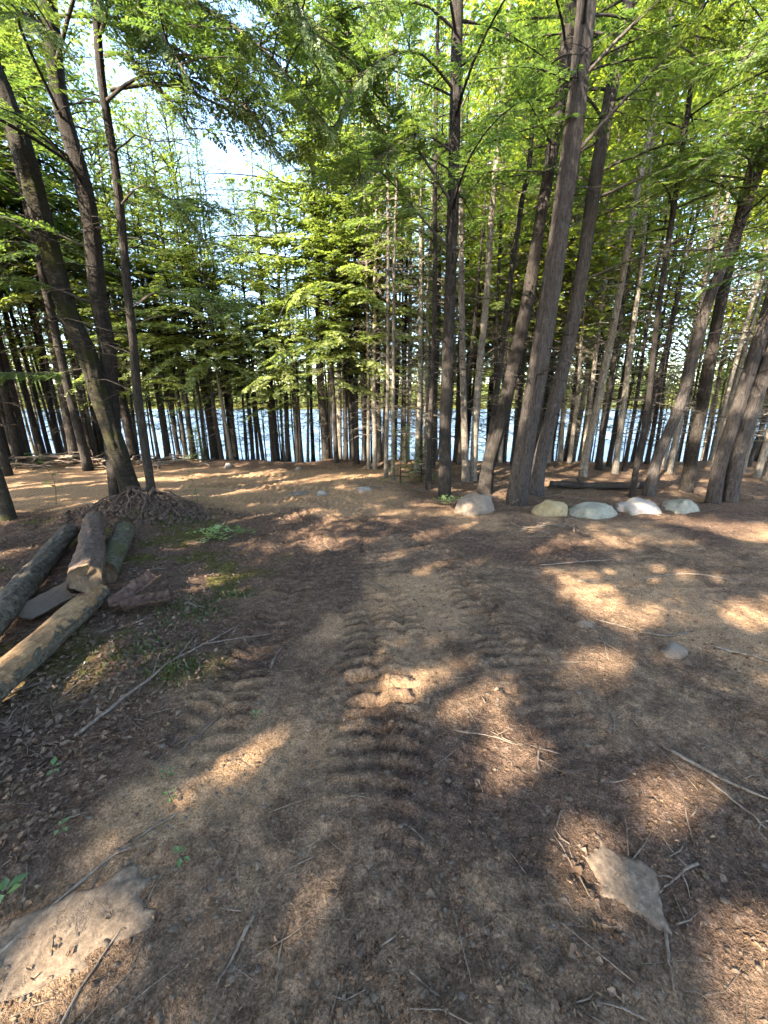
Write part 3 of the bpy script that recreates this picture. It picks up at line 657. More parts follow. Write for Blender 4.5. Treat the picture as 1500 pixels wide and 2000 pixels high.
# bold single boughs the photograph shows: (tree, world points, radius, leafy, fineness)
BOUGHS = [
    ('C', [(-3.19, 5.52, 4.9), (-2.75, 5.4, 5.03), (-2.2, 5.2, 4.95), (-1.55, 5.0, 4.55)], 0.020, 0.35),
    ('C', [(-3.30, 5.52, 2.75), (-2.9, 5.5, 2.95), (-2.3, 5.4, 2.85), (-1.7, 5.2, 2.35)], 0.016, 0.2),
    ('C', [(-3.2, 5.52, 3.9), (-2.8, 5.3, 4.0), (-2.3, 5.0, 3.7), (-1.9, 4.8, 3.2)], 0.014, 0.15),
    ('C', [(-3.1, 5.5, 5.9), (-2.4, 5.1, 5.9), (-1.6, 4.8, 5.6), (-0.7, 4.6, 4.9)], 0.022, 0.12),
    ('C', [(-3.1, 5.5, 6.4), (-2.2, 4.8, 6.2), (-1.2, 4.5, 5.5), (-0.5, 4.3, 4.5)], 0.024, 0.12),
    ('B', [(-4.0, 6.03, 5.6), (-3.2, 5.4, 5.8), (-2.4, 4.8, 5.6), (-1.7, 4.4, 5.0)], 0.024, 0.12),
    ('B', [(-4.0, 6.03, 6.1), (-3.0, 5.0, 6.2), (-1.9, 4.2, 5.6), (-1.2, 3.8, 4.9)], 0.024, 0.12),
    ('B', [(-4.05, 6.03, 5.0), (-3.6, 5.0, 5.1), (-3.0, 4.2, 4.7), (-2.4, 3.7, 4.2)], 0.020, 0.15),
    ('C', [(-3.1, 5.5, 6.2), (-2.1, 5.2, 5.6), (-1.2, 5.0, 5.0), (-0.55, 4.9, 4.3)], 0.026, 0.1),
    ('C', [(-3.1, 5.5, 5.6), (-2.4, 5.3, 5.3), (-1.8, 5.1, 4.9), (-1.2, 5.0, 4.3)], 0.020, 0.1),
    ('C', [(-3.1, 5.5, 5.3), (-2.7, 5.2, 5.1), (-2.3, 5.0, 4.7), (-1.9, 4.8, 4.2)], 0.018, 0.1),
    ('C', [(-3.0, 5.5, 6.6), (-1.9, 5.5, 6.2), (-0.9, 5.5, 5.7), (-0.2, 5.5, 5.0)], 0.024, 0.1),
    ('C', [(-3.0, 5.5, 6.8), (-1.6, 5.8, 6.3), (-0.6, 6.0, 5.7), (0.0, 6.1, 4.9)], 0.024, 0.1),
    ('B', [(-4.0, 6.0, 6.0), (-3.0, 5.9, 5.9), (-2.2, 5.8, 5.6), (-1.5, 5.8, 5.0)], 0.020, 0.12),
    ('C', [(-3.1, 5.5, 5.0), (-2.5, 5.6, 5.1), (-1.8, 5.7, 4.9), (-1.1, 5.8, 4.4)], 0.020, 0.1),
    ('C', [(-3.1, 5.5, 5.9), (-2.3, 5.9, 5.9), (-1.4, 6.2, 5.6), (-0.6, 6.4, 5.0)], 0.022, 0.1),
    ('C', [(-3.1, 5.5, 5.5), (-2.6, 4.9, 5.3), (-2.1, 4.5, 4.9), (-1.7, 4.2, 4.3)], 0.020, 0.1),
    ('B', [(-4.0, 6.03, 6.4), (-3.3, 5.2, 6.1), (-2.8, 4.7, 5.5), (-2.4, 4.3, 4.8)], 0.020, 0.1),
    ('B', [(-4.0, 6.03, 4.6), (-4.4, 5.5, 4.8), (-4.9, 5.1, 4.7), (-5.4, 4.9, 4.3)], 0.018, 0.15),
    ('B', [(-4.0, 6.03, 3.6), (-4.6, 5.7, 3.8), (-5.3, 5.4, 3.7), (-5.9, 5.2, 3.3)], 0.016, 0.15),
    ('B', [(-4.0, 6.03, 2.9), (-4.6, 5.6, 3.1), (-5.3, 5.2, 3.0), (-6.0, 4.9, 2.6)], 0.016, 0.2),
    ('B', [(-4.0, 6.03, 2.2), (-4.7, 5.9, 2.0), (-5.6, 5.7, 1.95), (-6.4, 5.5, 1.6)], 0.013, 0.25),
    ('A', [(-4.45, 5.87, 3.6), (-5.0, 5.6, 3.9), (-5.8, 5.3, 3.8), (-6.4, 5.1, 3.4)], 0.018, 0.2),
    ('F', [(0.98, 6.48, 4.3), (0.5, 6.2, 4.75), (-0.2, 5.9, 5.3), (-0.9, 5.7, 5.75)], 0.022, 0.3),
    ('F', [(0.98, 6.48, 3.75), (0.6, 6.3, 4.0), (0.1, 6.1, 4.4), (-0.5, 5.9, 4.7)], 0.018, 0.45),
    ('F', [(0.94, 6.48, 6.2), (0.4, 6.1, 6.2), (-0.3, 5.7, 5.7), (-0.9, 5.5, 5.0)], 0.020, 0.1),
    ('F', [(0.94, 6.48, 5.6), (0.4, 5.9, 5.6), (-0.2, 5.4, 5.1), (-0.6, 5.2, 4.4)], 0.020, 0.1),
    ('F', [(0.98, 6.48, 4.9), (0.5, 5.9, 4.8), (0.0, 5.5, 4.4), (-0.4, 5.2, 3.9)], 0.018, 0.15),
    ('J', [(2.40, 6.07, 4.6), (2.9, 5.8, 5.1), (3.5, 5.6, 5.6), (4.2, 5.4, 5.9)], 0.026, 0.4),
    ('J', [(2.40, 6.07, 5.4), (2.9, 5.8, 5.8), (3.6, 5.5, 6.1), (4.4, 5.2, 6.0)], 0.024, 0.3),
    ('K', [(3.13, 6.79, 4.5), (3.8, 6.5, 4.7), (4.7, 6.1, 4.9), (5.6, 5.8, 4.9)], 0.024, 0.25),
    ('K', [(3.08, 6.79, 3.4), (3.7, 6.3, 3.6), (4.5, 5.9, 3.55), (5.4, 5.6, 3.2)], 0.016, 0.8),
    ('N', [(5.2, 6.48, 4.4), (4.7, 6.0, 4.6), (4.1, 5.7, 4.5), (3.6, 5.4, 4.2)], 0.020, 0.2),
    ('N', [(5.35, 6.48, 5.2), (4.8, 5.8, 5.4), (4.2, 5.3, 5.3), (3.6, 5.0, 4.9)], 0.022, 0.15),
    ('P1', [(5.6, 6.1, 4.6), (5.0, 5.6, 4.9), (4.4, 5.2, 4.8), (3.9, 4.9, 4.4)], 0.022, 0.15),
    ('P1', [(5.5, 6.1, 3.2), (5.1, 5.6, 3.4), (4.7, 5.3, 3.3), (4.3, 5.0, 3.0)], 0.014, 0.3),
]
for i, (k, pts, rad, start) in enumerate(BOUGHS):
    r = np.random.RandomState(400 + i); root = NEAR_OBJ[k]; o = np.array(root.location)
    P = np.array(pts) - o
    w = Geo(); fo = [spray_branch(None, 0, 0, 0, 0, r, FR_NEAR, 0.036, 0.2, rad, start, wood=w, segs=7, path=P, maxf=0.34)]
    sp = spline(P, 20)
    for s in range(13):                                        # side boughs
        j = r.randint(5, 19); d = sp[j] - sp[j - 1]; az = math.atan2(d[1], d[0]) + r.uniform(0.5, 1.0) * r.choice([-1, 1])
        fo.append(spray_branch(sp[j], az, r.uniform(0.4, 0.95), R(r.uniform(-5, 15)), 0.2, r, FR_NEAR, 0.038, 0.34, rad * 0.4, 0.1 if start < 0.5 else 0.5, wood=w, segs=4))
    b = add_obj("branch", w.mesh("branch", M['branch'], True), root)
    T = np.concatenate(fo)
    if start > 0.6: T = T[::3]
    elif k in 'BC': T = T[r.rand(len(T)) < 0.72]
    add_obj("foliage", leaf_mesh("foliage", T, M['needle']), b)
# small broken stem leaning at the left edge
root = empty("leaning_stem", (-5.30, 5.19, gz(-5.3, 5.19)), "short dark mossy stem at the far left edge beyond the logs", "tree")
g, _ = near_trunk([(0, -0.1), (0.01, 0.334), (0.0, 0.7), (-0.1, 1.5), (-0.25, 2.7)], 0, 0.075, 0.02, M['bark_birch'], 91, flare=0.5, segs=18)
add_obj("trunk", g.mesh("trunk", M['bark_birch'], True), root)

# ------------------------------------------------------------------ shore and wood trees: built once per kind, copied
PROTO = []
def proto(kind, wood, leaves, bark, leafm):
    PROTO.append((kind, wood.mesh("trunk", bark, True), leaf_mesh("crown", leaves, leafm)))
    return len(PROTO) - 1
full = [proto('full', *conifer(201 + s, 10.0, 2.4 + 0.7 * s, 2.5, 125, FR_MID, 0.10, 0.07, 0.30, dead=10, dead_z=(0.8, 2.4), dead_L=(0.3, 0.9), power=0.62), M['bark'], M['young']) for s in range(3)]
high = [proto('high', *conifer(231 + s, 11.5, 3.6 + 0.5 * s, 2.2, 90, FR_MID, 0.10, 0.07, 0.30, dead=30, dead_z=(1.0, 4.4), dead_L=(0.35, 1.1)), M['bark'], M['needle']) for s in range(2)]
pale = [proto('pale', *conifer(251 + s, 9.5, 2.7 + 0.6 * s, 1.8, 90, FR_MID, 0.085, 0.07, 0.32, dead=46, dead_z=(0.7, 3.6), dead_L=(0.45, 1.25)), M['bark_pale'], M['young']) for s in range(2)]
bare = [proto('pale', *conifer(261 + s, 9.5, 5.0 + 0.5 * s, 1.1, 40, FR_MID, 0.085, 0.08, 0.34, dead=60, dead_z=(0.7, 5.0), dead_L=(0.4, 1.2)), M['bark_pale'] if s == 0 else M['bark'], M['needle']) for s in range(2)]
thin = [proto('thin', *conifer(271 + s, 6.5, 1.3, 0.9, 40, FR_MID, 0.04, 0.08, 0.34, dead=8, dead_z=(0.5, 1.6), dead_L=(0.2, 0.5), segs=7), M['bark'], M['needle']) for s in range(2)]
low = [proto('thin', *conifer(281 + s, 4.2, 0.4, 1.0, 52, FR_MID, 0.035, 0.09, 0.36, dead=0, segs=6), M['bark'], M['needle']) for s in range(2)]
maple = [proto('maple', *broadleaf(291 + s, 11.0, 3.0, 2.6, 84, 0.085, 0.085, 170), M['bark_pale'], M['maple']) for s in range(2)]
def plant_tree(pi, x, y, s, rw, label, group, rz, lean=(0, 0), name="hemlock_tree"):
    kind, tm_, cm = PROTO[pi]
    root = empty(name, (x, y, gz(x, y) - 0.02), label, "tree", group, (lean[0], lean[1], rz))
    root.scale = (s, s, s)
    t = add_obj("trunk", tm_, root); t.scale = (rw, rw, 1)
    add_obj("crown", cm, root)
    return root
rr = random.Random(9)
# bases along the shore: (x at the base, depth, trunk width, proto, height factor)
def XY(u, v):
    th = R(16); a = (u - 750) / 750; b = (1000 - v) / 750; dz = b * math.cos(th) - math.sin(th); t = -1.6 / dz
    return t * a, t * (b * math.sin(th) + math.cos(th))
SHORE_L = [(15, 907, 30), (42, 911, 22), (62, 906, 15), (85, 899, 15), (103, 898, 11), (117, 899, 13), (137, 903, 10), (160, 902, 10), (178, 903, 17), (190, 905, 9)]
SHORE_M = [(262, 904, 9), (290, 908, 13), (312, 903, 8), (327, 904, 12), (351, 903, 10), (370, 904, 10), (381, 906, 12), (404, 909, 9), (418, 901, 16), (433, 907, 9), (446, 901, 7), (456, 901, 7), (465, 901, 8), (494, 899, 17), (504, 899, 7), (513, 899, 8), (535, 900, 10), (542, 900, 9), (564, 901, 11), (578, 901, 6), (590, 906, 10)]
SHORE_C = [(635, 904, 18), (648, 903, 8), (665, 904, 11), (677, 905, 9), (688, 906, 11), (697, 910, 9), (722, 916, 7), (729, 916, 9), (741, 909, 10), (757, 930, 9), (766, 934, 8), (786, 908, 9), (797, 908, 8), (818, 922, 11), (828, 918, 9), (847, 914, 9)]
SHORE_R = [(897, 908, 10), (962, 912, 10), (976, 906, 8), (1000, 907, 8), (1024, 905, 9), (1072, 905, 9), (1093, 904, 10), (1112, 908, 9), (1168, 918, 12), (1187, 914, 9), (1203, 925, 14), (1218, 921, 9), (1243, 912, 10), (1292, 916, 13), (1312, 922, 12), (1388, 918, 11), (1452, 925, 15), (1473, 930, 16), (1498, 938, 22)]
LAB_L = "conifer in the front row left of the mossy trunk"
LAB_M = "slim conifer in the front row behind the open dirt"
LAB_C = "conifer in the sunlit row at the centre back"
LAB_R = "thin conifer in the row behind the boulders"
ORD = "first second third fourth fifth sixth seventh eighth ninth tenth eleventh twelfth thirteenth fourteenth fifteenth sixteenth seventeenth eighteenth nineteenth twentieth twenty-first twenty-second twenty-third twenty-fourth twenty-fifth twenty-sixth twenty-seventh twenty-eighth twenty-ninth thirtieth".split() + ["thirty-" + w for w in "first second third fourth fifth sixth seventh eighth ninth".split()] + ["fortieth"] + ["forty-" + w for w in "first second third fourth fifth sixth seventh eighth ninth".split()]
ZONED = {}
ZONES = [(-0.67, "left of the mossy trunk"), (-0.15, "behind the open dirt"), (0.163, "left of the upright hemlock"), (0.357, "between upright hemlock and biggest trunk"), (0.66, "between biggest trunk and slender stem"), (0.88, "behind the white boulder"), (9, "right of the boulder row")]
def put_row(rows, label, group, kinds, hs, leanx):
    for i, (u, v, w) in enumerate(rows):
        x, y = XY(u, v); pi = rr.choice(kinds)
        if v > 911 and label in (LAB_C, LAB_R): pi = rr.choice(bare)
        width = w / math.sqrt(1 + ((u - 750) / 750) ** 2) / 750 * (y * math.cos(R(16)) + 1.6 * math.sin(R(16)))
        base_r = {'full': 0.10, 'high': 0.10, 'pale': 0.085, 'thin': 0.04, 'maple': 0.085}[PROTO[pi][0]]
        s = rr.uniform(*hs); rw = min(2.0, max(0.4, width / 2 / base_r / s * 0.95))
        plant_tree(pi, x, y, s, rw, label + ", " + ORD[i] + " from its left end", group, rr.uniform(0, 6.28), (R(rr.uniform(-1.5, 1.5)), R(rr.uniform(-1.2, 1.2) + leanx)))
put_row(SHORE_L, LAB_L, "conifers on the left shore", high + full[2:], (0.95, 1.2), 0.5)
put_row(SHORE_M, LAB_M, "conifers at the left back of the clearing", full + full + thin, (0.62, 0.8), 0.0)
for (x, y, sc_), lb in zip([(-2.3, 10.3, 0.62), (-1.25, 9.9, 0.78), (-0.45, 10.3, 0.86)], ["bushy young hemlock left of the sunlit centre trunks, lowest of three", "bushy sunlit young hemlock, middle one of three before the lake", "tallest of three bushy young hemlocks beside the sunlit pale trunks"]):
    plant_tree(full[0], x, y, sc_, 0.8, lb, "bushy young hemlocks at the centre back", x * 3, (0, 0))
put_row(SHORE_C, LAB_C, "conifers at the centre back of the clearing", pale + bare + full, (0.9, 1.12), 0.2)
put_row(SHORE_R, LAB_R, "thin conifers in the wood behind the boulders", high + pale + bare, (0.9, 1.1), 2.0)
def scatter(n, x0, x1, y0, y1, kinds, hs, rws, label, group, leanx=0, name="hemlock_tree", mind=0.5, ordinal=False):
    placed = []
    tries = 0
    while len(placed) < n and tries < 4000:
        tries += 1
        y = rr.uniform(y0, y1); x = rr.uniform(x0, x1)
        if any((x - a) ** 2 + (y - b) ** 2 < mind ** 2 for a, b in placed): continue
        placed.append((x, y))
    if ordinal: placed.sort(key=lambda p: p[0] / p[1])
    for i, (x, y) in enumerate(placed):
        o = plant_tree(rr.choice(kinds), x, y, rr.uniform(*hs), rr.uniform(*rws), label + (", " + ORD[i] + " from the left" if ordinal else ""), group, rr.uniform(0, 6.28), (R(rr.uniform(-2, 2)), R(rr.uniform(-2, 2) + leanx)), name)
        if not ordinal: ZONED.setdefault((label.split(' on ')[0].split(' deep ')[0].split(' at ')[0].split(' before ')[0], next(z for lim, z in ZONES if x / y < lim)), []).append((x / y, o))
scatter(24, -15, -1.0, 11.6, 16.5, full + thin + thin, (0.62, 0.85), (0.7, 1.1), "young conifer on the bank sloping to the lake, left half", "young conifers on the left bank")
scatter(12, -0.5, 4.0, 11.5, 16.5, full + high + thin, (0.85, 1.15), (0.7, 1.1), "conifer on the bank behind the sunlit pale trunks", "conifers on the centre bank")
scatter(24, 4.0, 17, 11.0, 17, high + full[2:] + thin, (0.8, 1.1), (0.6, 1.1), "thin conifer on the bank deep in the wood, right half", "thin conifers on the right bank", 1.0)
scatter(66, 3.0, 17, 9.6, 15.5, bare + bare + thin, (0.7, 1.1), (0.5, 0.9), "thin bare-limbed stem deep in the wood behind the boulders", "thin bare-limbed stems deep in the right-hand wood", 1.0, mind=0.45)
scatter(22, -1.5, 3.0, 9.9, 14.0, bare, (0.7, 1.05), (0.5, 0.9), "thin bare-limbed stem at the centre back before the lake", "thin bare-limbed stems at the centre back", 0.3, mind=0.4)
scatter(46, -15, 17, 10.8, 15.5, bare[1:], (0.65, 1.0), (0.45, 0.8), "thin dark stem on the bank before the lake", "thin dark stems on the bank", 0.5, mind=0.4)
scatter(26, -13, -1.5, 10.3, 14.5, bare, (0.6, 0.9), (0.4, 0.8), "thin bare-limbed stem before the lake at the left back", "thin bare-limbed stems at the left back", 0, mind=0.4)
scatter(17, 2.4, 17, 11.0, 17.0, maple, (0.95, 1.3), (0.8, 1.1), "bright green broadleaf tree behind the boulder-side conifers", "broadleaf trees behind the right-hand wood", 0, "maple_tree", 1.4, True)
scatter(4, -13.5, -8.0, 8.0, 12.5, maple, (0.85, 1.0), (0.8, 1.1), "broadleaf tree among the dark conifers at the left edge", "broadleaf trees at the left edge", 0, "maple_tree", 1.4, True)
scatter(44, -17, 19, 13.2, 17.5, low, (0.6, 1.0), (0.6, 1.0), "low young conifer on the lake bank seen between trunks", "low young conifers on the lake bank", 0, "young_conifer", 0.5)
scatter(10, -13.5, -6.6, 8.3, 10.3, high, (0.95, 1.25), (0.9, 1.3), "dark conifer in the left wood beyond the logs", "dark conifers in the left wood", 0, mind=1.2, ordinal=True)

for (kind_, zone_), lst in ZONED.items():
    for i, (_, o) in enumerate(sorted(lst, key=lambda t: t[0])):
        o['label'] = f"{kind_} {zone_}, {ORD[i]} from left"

# ------------------------------------------------------------------ unseen trees added left of and behind the viewer to shade the clearing
SHADE = [(-7.5, -1.0), (-10.5, 1.2), (-6.5, -4.6), (-10.0, -3.2), (-13.6, -0.6), (-9.3, -7.2), (-13.0, -5.4), (-16.5, -3.0), (-4.2, -7.6), (-12.4, -10.0), (-16.6, -8.2), (-5.0, -1.9), (-8.2, -10.8), (-17.5, 1.0), (-2.6, -4.4), (-1.0, -8.2), (-4.4, -5.9), (-7.2, -8.7), (0.6, -5.6), (-2.6, -10.6), (-5.8, -13.2), (-10.6, -14.2), (-15.2, -12.6)]
for i, (x, y) in enumerate(SHADE):
    r = np.random.RandomState(600 + i); Ht = r.uniform(15.5, 18.5)
    w, T = conifer(700 + i, Ht, 4.8, 3.0, 110, FR_SHADE, 0.19, 0.14, 0.30, dead=6, dead_z=(2, 5), power=0.6, dens=1.0)
    zb = gz(x, y); T = T[keep_shade(T.mean(1) + np.array([x, y, zb]), r)]
    root = empty("hemlock_tree", (x, y, zb), "unseen tall hemlock added left of and behind the viewer to shade the clearing", "tree", "unseen hemlocks added to shade the clearing")
    add_obj("trunk", w.mesh("trunk", M['bark'], True), root); add_obj("crown", leaf_mesh("crown", T, M['needle']), root)

# ------------------------------------------------------------------ boulders and stones
import bmesh
def rock_mesh(name, size, seed, mat, sub=4, flat=0.35, rough=0.26):
    bm = bmesh.new(); bmesh.ops.create_icosphere(bm, subdivisions=sub, radius=1.0)
    v = np.array([x.co[:] for x in bm.verts]); f = np.array([[x.index for x in p.verts] for p in bm.faces]); bm.free()
    r = np.random.RandomState(seed)
    d = 1 + (noise3(v, 1.1, seed) - 0.5) * 0.55 + (noise3(v, 2.6, seed + 3) - 0.5) * rough * 1.2 + (noise3(v, 7, seed + 5) - 0.5) * rough * 0.5
    v = v * d[:, None]
    for k in range(5):                                   # broken faces
        n = r.normal(0, 1, 3); n[2] = abs(n[2]) * 0.7; n /= np.linalg.norm(n); h = r.uniform(0.74, 0.95); e = v @ n - h
        v = v - np.clip(e, 0, None)[:, None] * n * 0.8
    v[:, 2] = np.where(v[:, 2] < -flat, -flat + (v[:, 2] + flat) * 0.2, v[:, 2])
    v = v + (noise3(v, 14, seed + 8) - 0.5)[:, None] * v * 0.10
    v = v * np.array(size) / 2
    v[:, 2] -= v[:, 2].min() * 0.5
    return mesh_np(name, v, f, mat, True)
def rock(name, x, y, size, seed, mat, label, rz=0.0, sink=0.03, group=None, cat="boulder", sub=4):
    o = add_obj(name, rock_mesh(name, size, seed, M[mat], sub), loc=(x, y, gz(x, y) - sink)); o.rotation_euler[2] = rz
    return tag(o, label, cat, group)
BG = "boulders lined up along the wood"
rock("boulder", 1.37, 5.68, (0.72, 0.54, 0.58), 3, 'rock_tan', "lone tan rounded boulder in front of the upright dark hemlock", 0.3, 0.075, BG)
rock("boulder", 2.50, 5.50, (0.54, 0.42, 0.42), 8, 'rock_yellow', "low yellowish boulder at the left end of the row of four", -0.1, 0.065, BG)
rock("boulder", 3.13, 5.50, (0.84, 0.50, 0.44), 12, 'rock_green', "long pale greenish boulder, second of the row of four", 0.15, 0.075, BG)
rock("boulder", 3.88, 5.62, (0.74, 0.55, 0.42), 17, 'rock_white', "domed whitish boulder, third of the row of four", 0.0, 0.075, BG)
rock("boulder", 4.62, 5.78, (0.70, 0.5, 0.38), 23, 'rock_green', "pale flat-topped boulder at the right end of the row of four", 0.4, 0.085, BG)
SG = "stones lying on the dirt"
for nm, x, y, sz, sd, mt, lb in [
    ("stone", -0.36, 7.0, (0.36, 0.26, 0.15), 31, 'rock_white', "pale smooth stone in front of the brush at the centre back"),
    ("stone", -1.53, 6.8, (0.46, 0.24, 0.12), 33, 'rock_grey', "flat grey stone lying beside the smaller round one on the dirt"),
    ("stone", -1.11, 6.68, (0.24, 0.20, 0.17), 35, 'rock_white', "small round pale stone right of the flat grey one"),
    ("stone", -3.88, 9.5, (0.26, 0.2, 0.20), 37, 'rock_white', "small whitish stone at the far left edge of the clearing"),
    ("stone", -2.10, 9.35, (0.18, 0.14, 0.13), 39, 'rock_white', "smallest pale stone at the far edge of the clearing"),
    ("stone", 1.47, 2.49, (0.15, 0.11, 0.10), 41, 'rock_tan', "flat tan stone on the open dirt near the forked sticks"),
    ("stone", 1.92, 2.18, (0.20, 0.13, 0.13), 43, 'rock_grey', "half buried grey stone beside the sticks on the right"),
    ("stone", 0.01, 1.32, (0.045, 0.04, 0.05), 45, 'rock_grey', "fist-sized grey stone in the middle wheel track")]:
    rock(nm, x, y, sz, sd, mt, lb, sd * 0.3, 0.02, SG, "stone", 3)
def flush_rock(i, seed, label):
    x, y, a_, b_, rot = FLUSH[i]; n = 46; U, V = np.meshgrid(np.linspace(-1.15, 1.15, n), np.linspace(-1.15, 1.15, n)); u, v = U.ravel(), V.ravel()
    px = a_ * u * math.cos(rot) - b_ * v * math.sin(rot); py = a_ * u * math.sin(rot) + b_ * v * math.cos(rot)
    rr_ = np.maximum.reduce([u * 0.95 + v * 0.3, -u * 0.8 + v * 0.6, v * 1.05 - u * 0.1, -v * 0.9 + u * 0.35, -u * 0.9 - v * 0.5]) * 1.15 + 0.9 * (fbm(u * 1.5 + seed, v * 1.5, 5, seed, 0.6) - 0.5)
    z0 = gz(x, y); z = terrain(x + px, y + py, False) - z0 + 0.003 - 0.045 * sstep(0.72, 1.05, rr_) + 0.014 * (fbm(u * 2.2, v * 2.2, 4, seed + 2) - 0.5) + 0.008 * np.clip(v, -1, 1) * (i == 0)
    j = (np.arange(n - 1)[:, None] * n + np.arange(n - 1)[None]).ravel(); q = np.stack([j, j + 1, j + n + 1, j + n], 1); m = n * n
    bd = np.array(list(range(n)) + [n * k + n - 1 for k in range(1, n)] + [n * (n - 1) + k for k in range(n - 2, -1, -1)] + [n * k for k in range(n - 2, 0, -1)]); b2 = np.roll(bd, -1)
    P = np.stack([px, py, z], 1); Q = P - np.array([0, 0, 0.12])
    tag(add_obj("flat_rock", mesh_np("flat_rock", np.vstack([P, Q]), np.vstack([q, q[:, ::-1] + m, np.stack([bd, bd + m, b2 + m, b2], 1)]), M['rock_flush'], True), loc=(x, y, z0)), label, "rock")
flush_rock(0, 51, "large flat rock level with the dirt in the lower left corner")
flush_rock(1, 57, "smooth flat rock level with the dirt at the lower right")

# ------------------------------------------------------------------ log pile
def log(name, p0, p1, r, seed, mat, label, bare=None, rough=0.10, peel=0.0, cut_mat='cut'):
    p0 = np.array(p0, float); p1 = np.array(p1, float); c = (p0 + p1) / 2
    n = int(np.linalg.norm(p1 - p0) / 0.02); segs = 40
    t = np.linspace(0, 1, n)
    mid = c + np.array([0.02, 0.0, 0.015]) * np.sin(seed)
    path = spline([p0 - c, mid - c, p1 - c], n)
    rad = r * (1 - 0.06 * t + 0.05 * (vnoise(t * 5, t * 0, seed) - 0.5))
    v, q, _ = tube(path, rad, segs, rough=rough, rsc=(7, 3.0), seed=seed, cap=False)
    root = empty(name, tuple(c), label, "log", "logs of the pile by the mossy trunk")
    A = np.tile(np.arange(segs), n); S = np.repeat(np.arange(n), segs) * 0.02; peel_v = np.zeros(n * segs)
    if bare: peel_v = np.maximum(peel_v, 0.5 + 0.5 * np.cos((A - bare[0]) / segs * 2 * math.pi) * bare[1])
    if peel: peel_v = np.maximum(peel_v, np.clip(1.2 - S / peel, 0, 1) * (0.35 + 0.65 * (0.5 + 0.5 * np.cos((A - 20) / segs * 6.283))))
    v = v + 0.012 * (noise3(v, 9, seed) - 0.5)[:, None] * np.array([1, 1, 1]) * 2
    me = mesh_np("bark", v, q, M[mat], True); at_ = me.attributes.new('peel', 'FLOAT', 'POINT'); at_.data.foreach_set('value', peel_v.astype(np.float32)); add_obj("bark", me, root)
    for e, (i0, d) in enumerate(((0, p0 - p1), (n - 1, p1 - p0))):   # sawn ends: concentric rings, slightly dished
        ringv = v[i0 * segs:(i0 + 1) * segs]; cc = path[i0]; L = [ringv * 0.999 + cc * 0.001]
        dn = d / np.linalg.norm(d)
        for k, f in enumerate((0.95, 0.78, 0.6, 0.4, 0.2)): L.append(cc + (ringv - cc) * f - dn * 0.008 * (k + 1) * (0.4 + 0.9 * vnoise(np.arange(segs) * 0.3, np.full(segs, k), seed))[:, None])
        L.append(cc[None] - dn * 0.03); vv = np.vstack(L); i = np.arange(5)[:, None] * segs; j = np.arange(segs)[None]; j2 = (j + 1) % segs
        qq = np.stack([i + j, i + j2, i + segs + j2, i + segs + j], -1).reshape(-1, 4); tt = np.stack([5 * segs + j[0], 5 * segs + j2[0], np.full(segs, 6 * segs)], 1)
        add_obj("cut_face", mesh_np("cut_face", vv, [qq, tt], M[cut_mat]), root)
    return root
log("log", (-2.42, 1.75, 0.12), (-3.75, 4.35, 0.12), 0.095, 1, 'bark_log', "grey bark log on the left of the pile")
log("log", (-2.27, 2.66, 0.31), (-3.56, 4.50, 0.20), 0.110, 2, 'log_red', "reddish log on top of the pile with its sawn end showing", peel=0.22)
log("log", (-2.50, 3.14, 0.12), (-3.13, 4.42, 0.12), 0.104, 3, 'bark_mossy', "short mossy log on the right of the pile against the root mound")
log("log", (-2.03, 1.20, 0.11), (-2.32, 2.80, 0.11), 0.092, 4, 'log_half', "half stripped log in front of the pile with bare yellow wood", bare=(38, 0.75), rough=0.11)
def slab(name, x, y, z, lx, ly, rot, seed, mat, label, cat, curl=0.06):
    n = 22; U, V = np.meshgrid(np.linspace(-1, 1, n), np.linspace(-1, 1, n)); u, v = U.ravel(), V.ravel()
    e = 1 - 0.35 * fbm(u * 1.7 + seed, v * 1.7, 3, seed); px = u * lx / 2 * e; py = v * ly / 2 * (1 - 0.35 * fbm(u * 2 + 9, v * 2 + seed, 3, seed))
    pz = curl * (v ** 2) + 0.02 * (fbm(u * 3, v * 3, 3, seed) - 0.5); P = np.stack([px, py, pz], 1); Q = P - np.array([0, 0, 0.014])
    i = (np.arange(n - 1)[:, None] * n + np.arange(n - 1)[None]).ravel(); q = np.stack([i, i + 1, i + n + 1, i + n], 1)
    bd = list(range(n)) + [n * k + n - 1 for k in range(1, n)] + [n * (n - 1) + k for k in range(n - 2, -1, -1)] + [n * k for k in range(n - 2, 0, -1)]
    bd = np.array(bd); b2 = np.roll(bd, -1); m = n * n
    o = add_obj(name, mesh_np(name, np.vstack([P, Q]), np.vstack([q, q[:, ::-1] + m, np.stack([bd, bd + m, b2 + m, b2], 1)]), M[mat], True), loc=(x, y, z)); o.rotation_euler = rot
    return tag(o, label, cat, kind='thing')
slab("bark_slab", -2.05, 2.88, 0.09, 0.46, 0.17, (R(12), R(-18), R(60)), 3, 'bark_red', "peeled brown bark slab leaning on the right side of the log pile", "bark")
slab("bark_slab", -2.40, 2.70, 0.20, 0.26, 0.15, (R(50), R(10), R(110)), 5, 'bark_red', "dark curled bark piece hanging beside the sawn log end", "bark")
slab("bark_slab", -1.86, 2.72, 0.07, 0.40, 0.14, (R(10), R(5), R(40)), 8, 'bark_red', "narrow bark strip on the ground beside the leaning bark slab", "bark")
slab("slate_slab", -2.62, 2.72, 0.10, 0.50, 0.24, (R(15), R(-8), R(70)), 7, 'rock_grey', "grey flat slab wedged between the logs", "stone", 0.01)
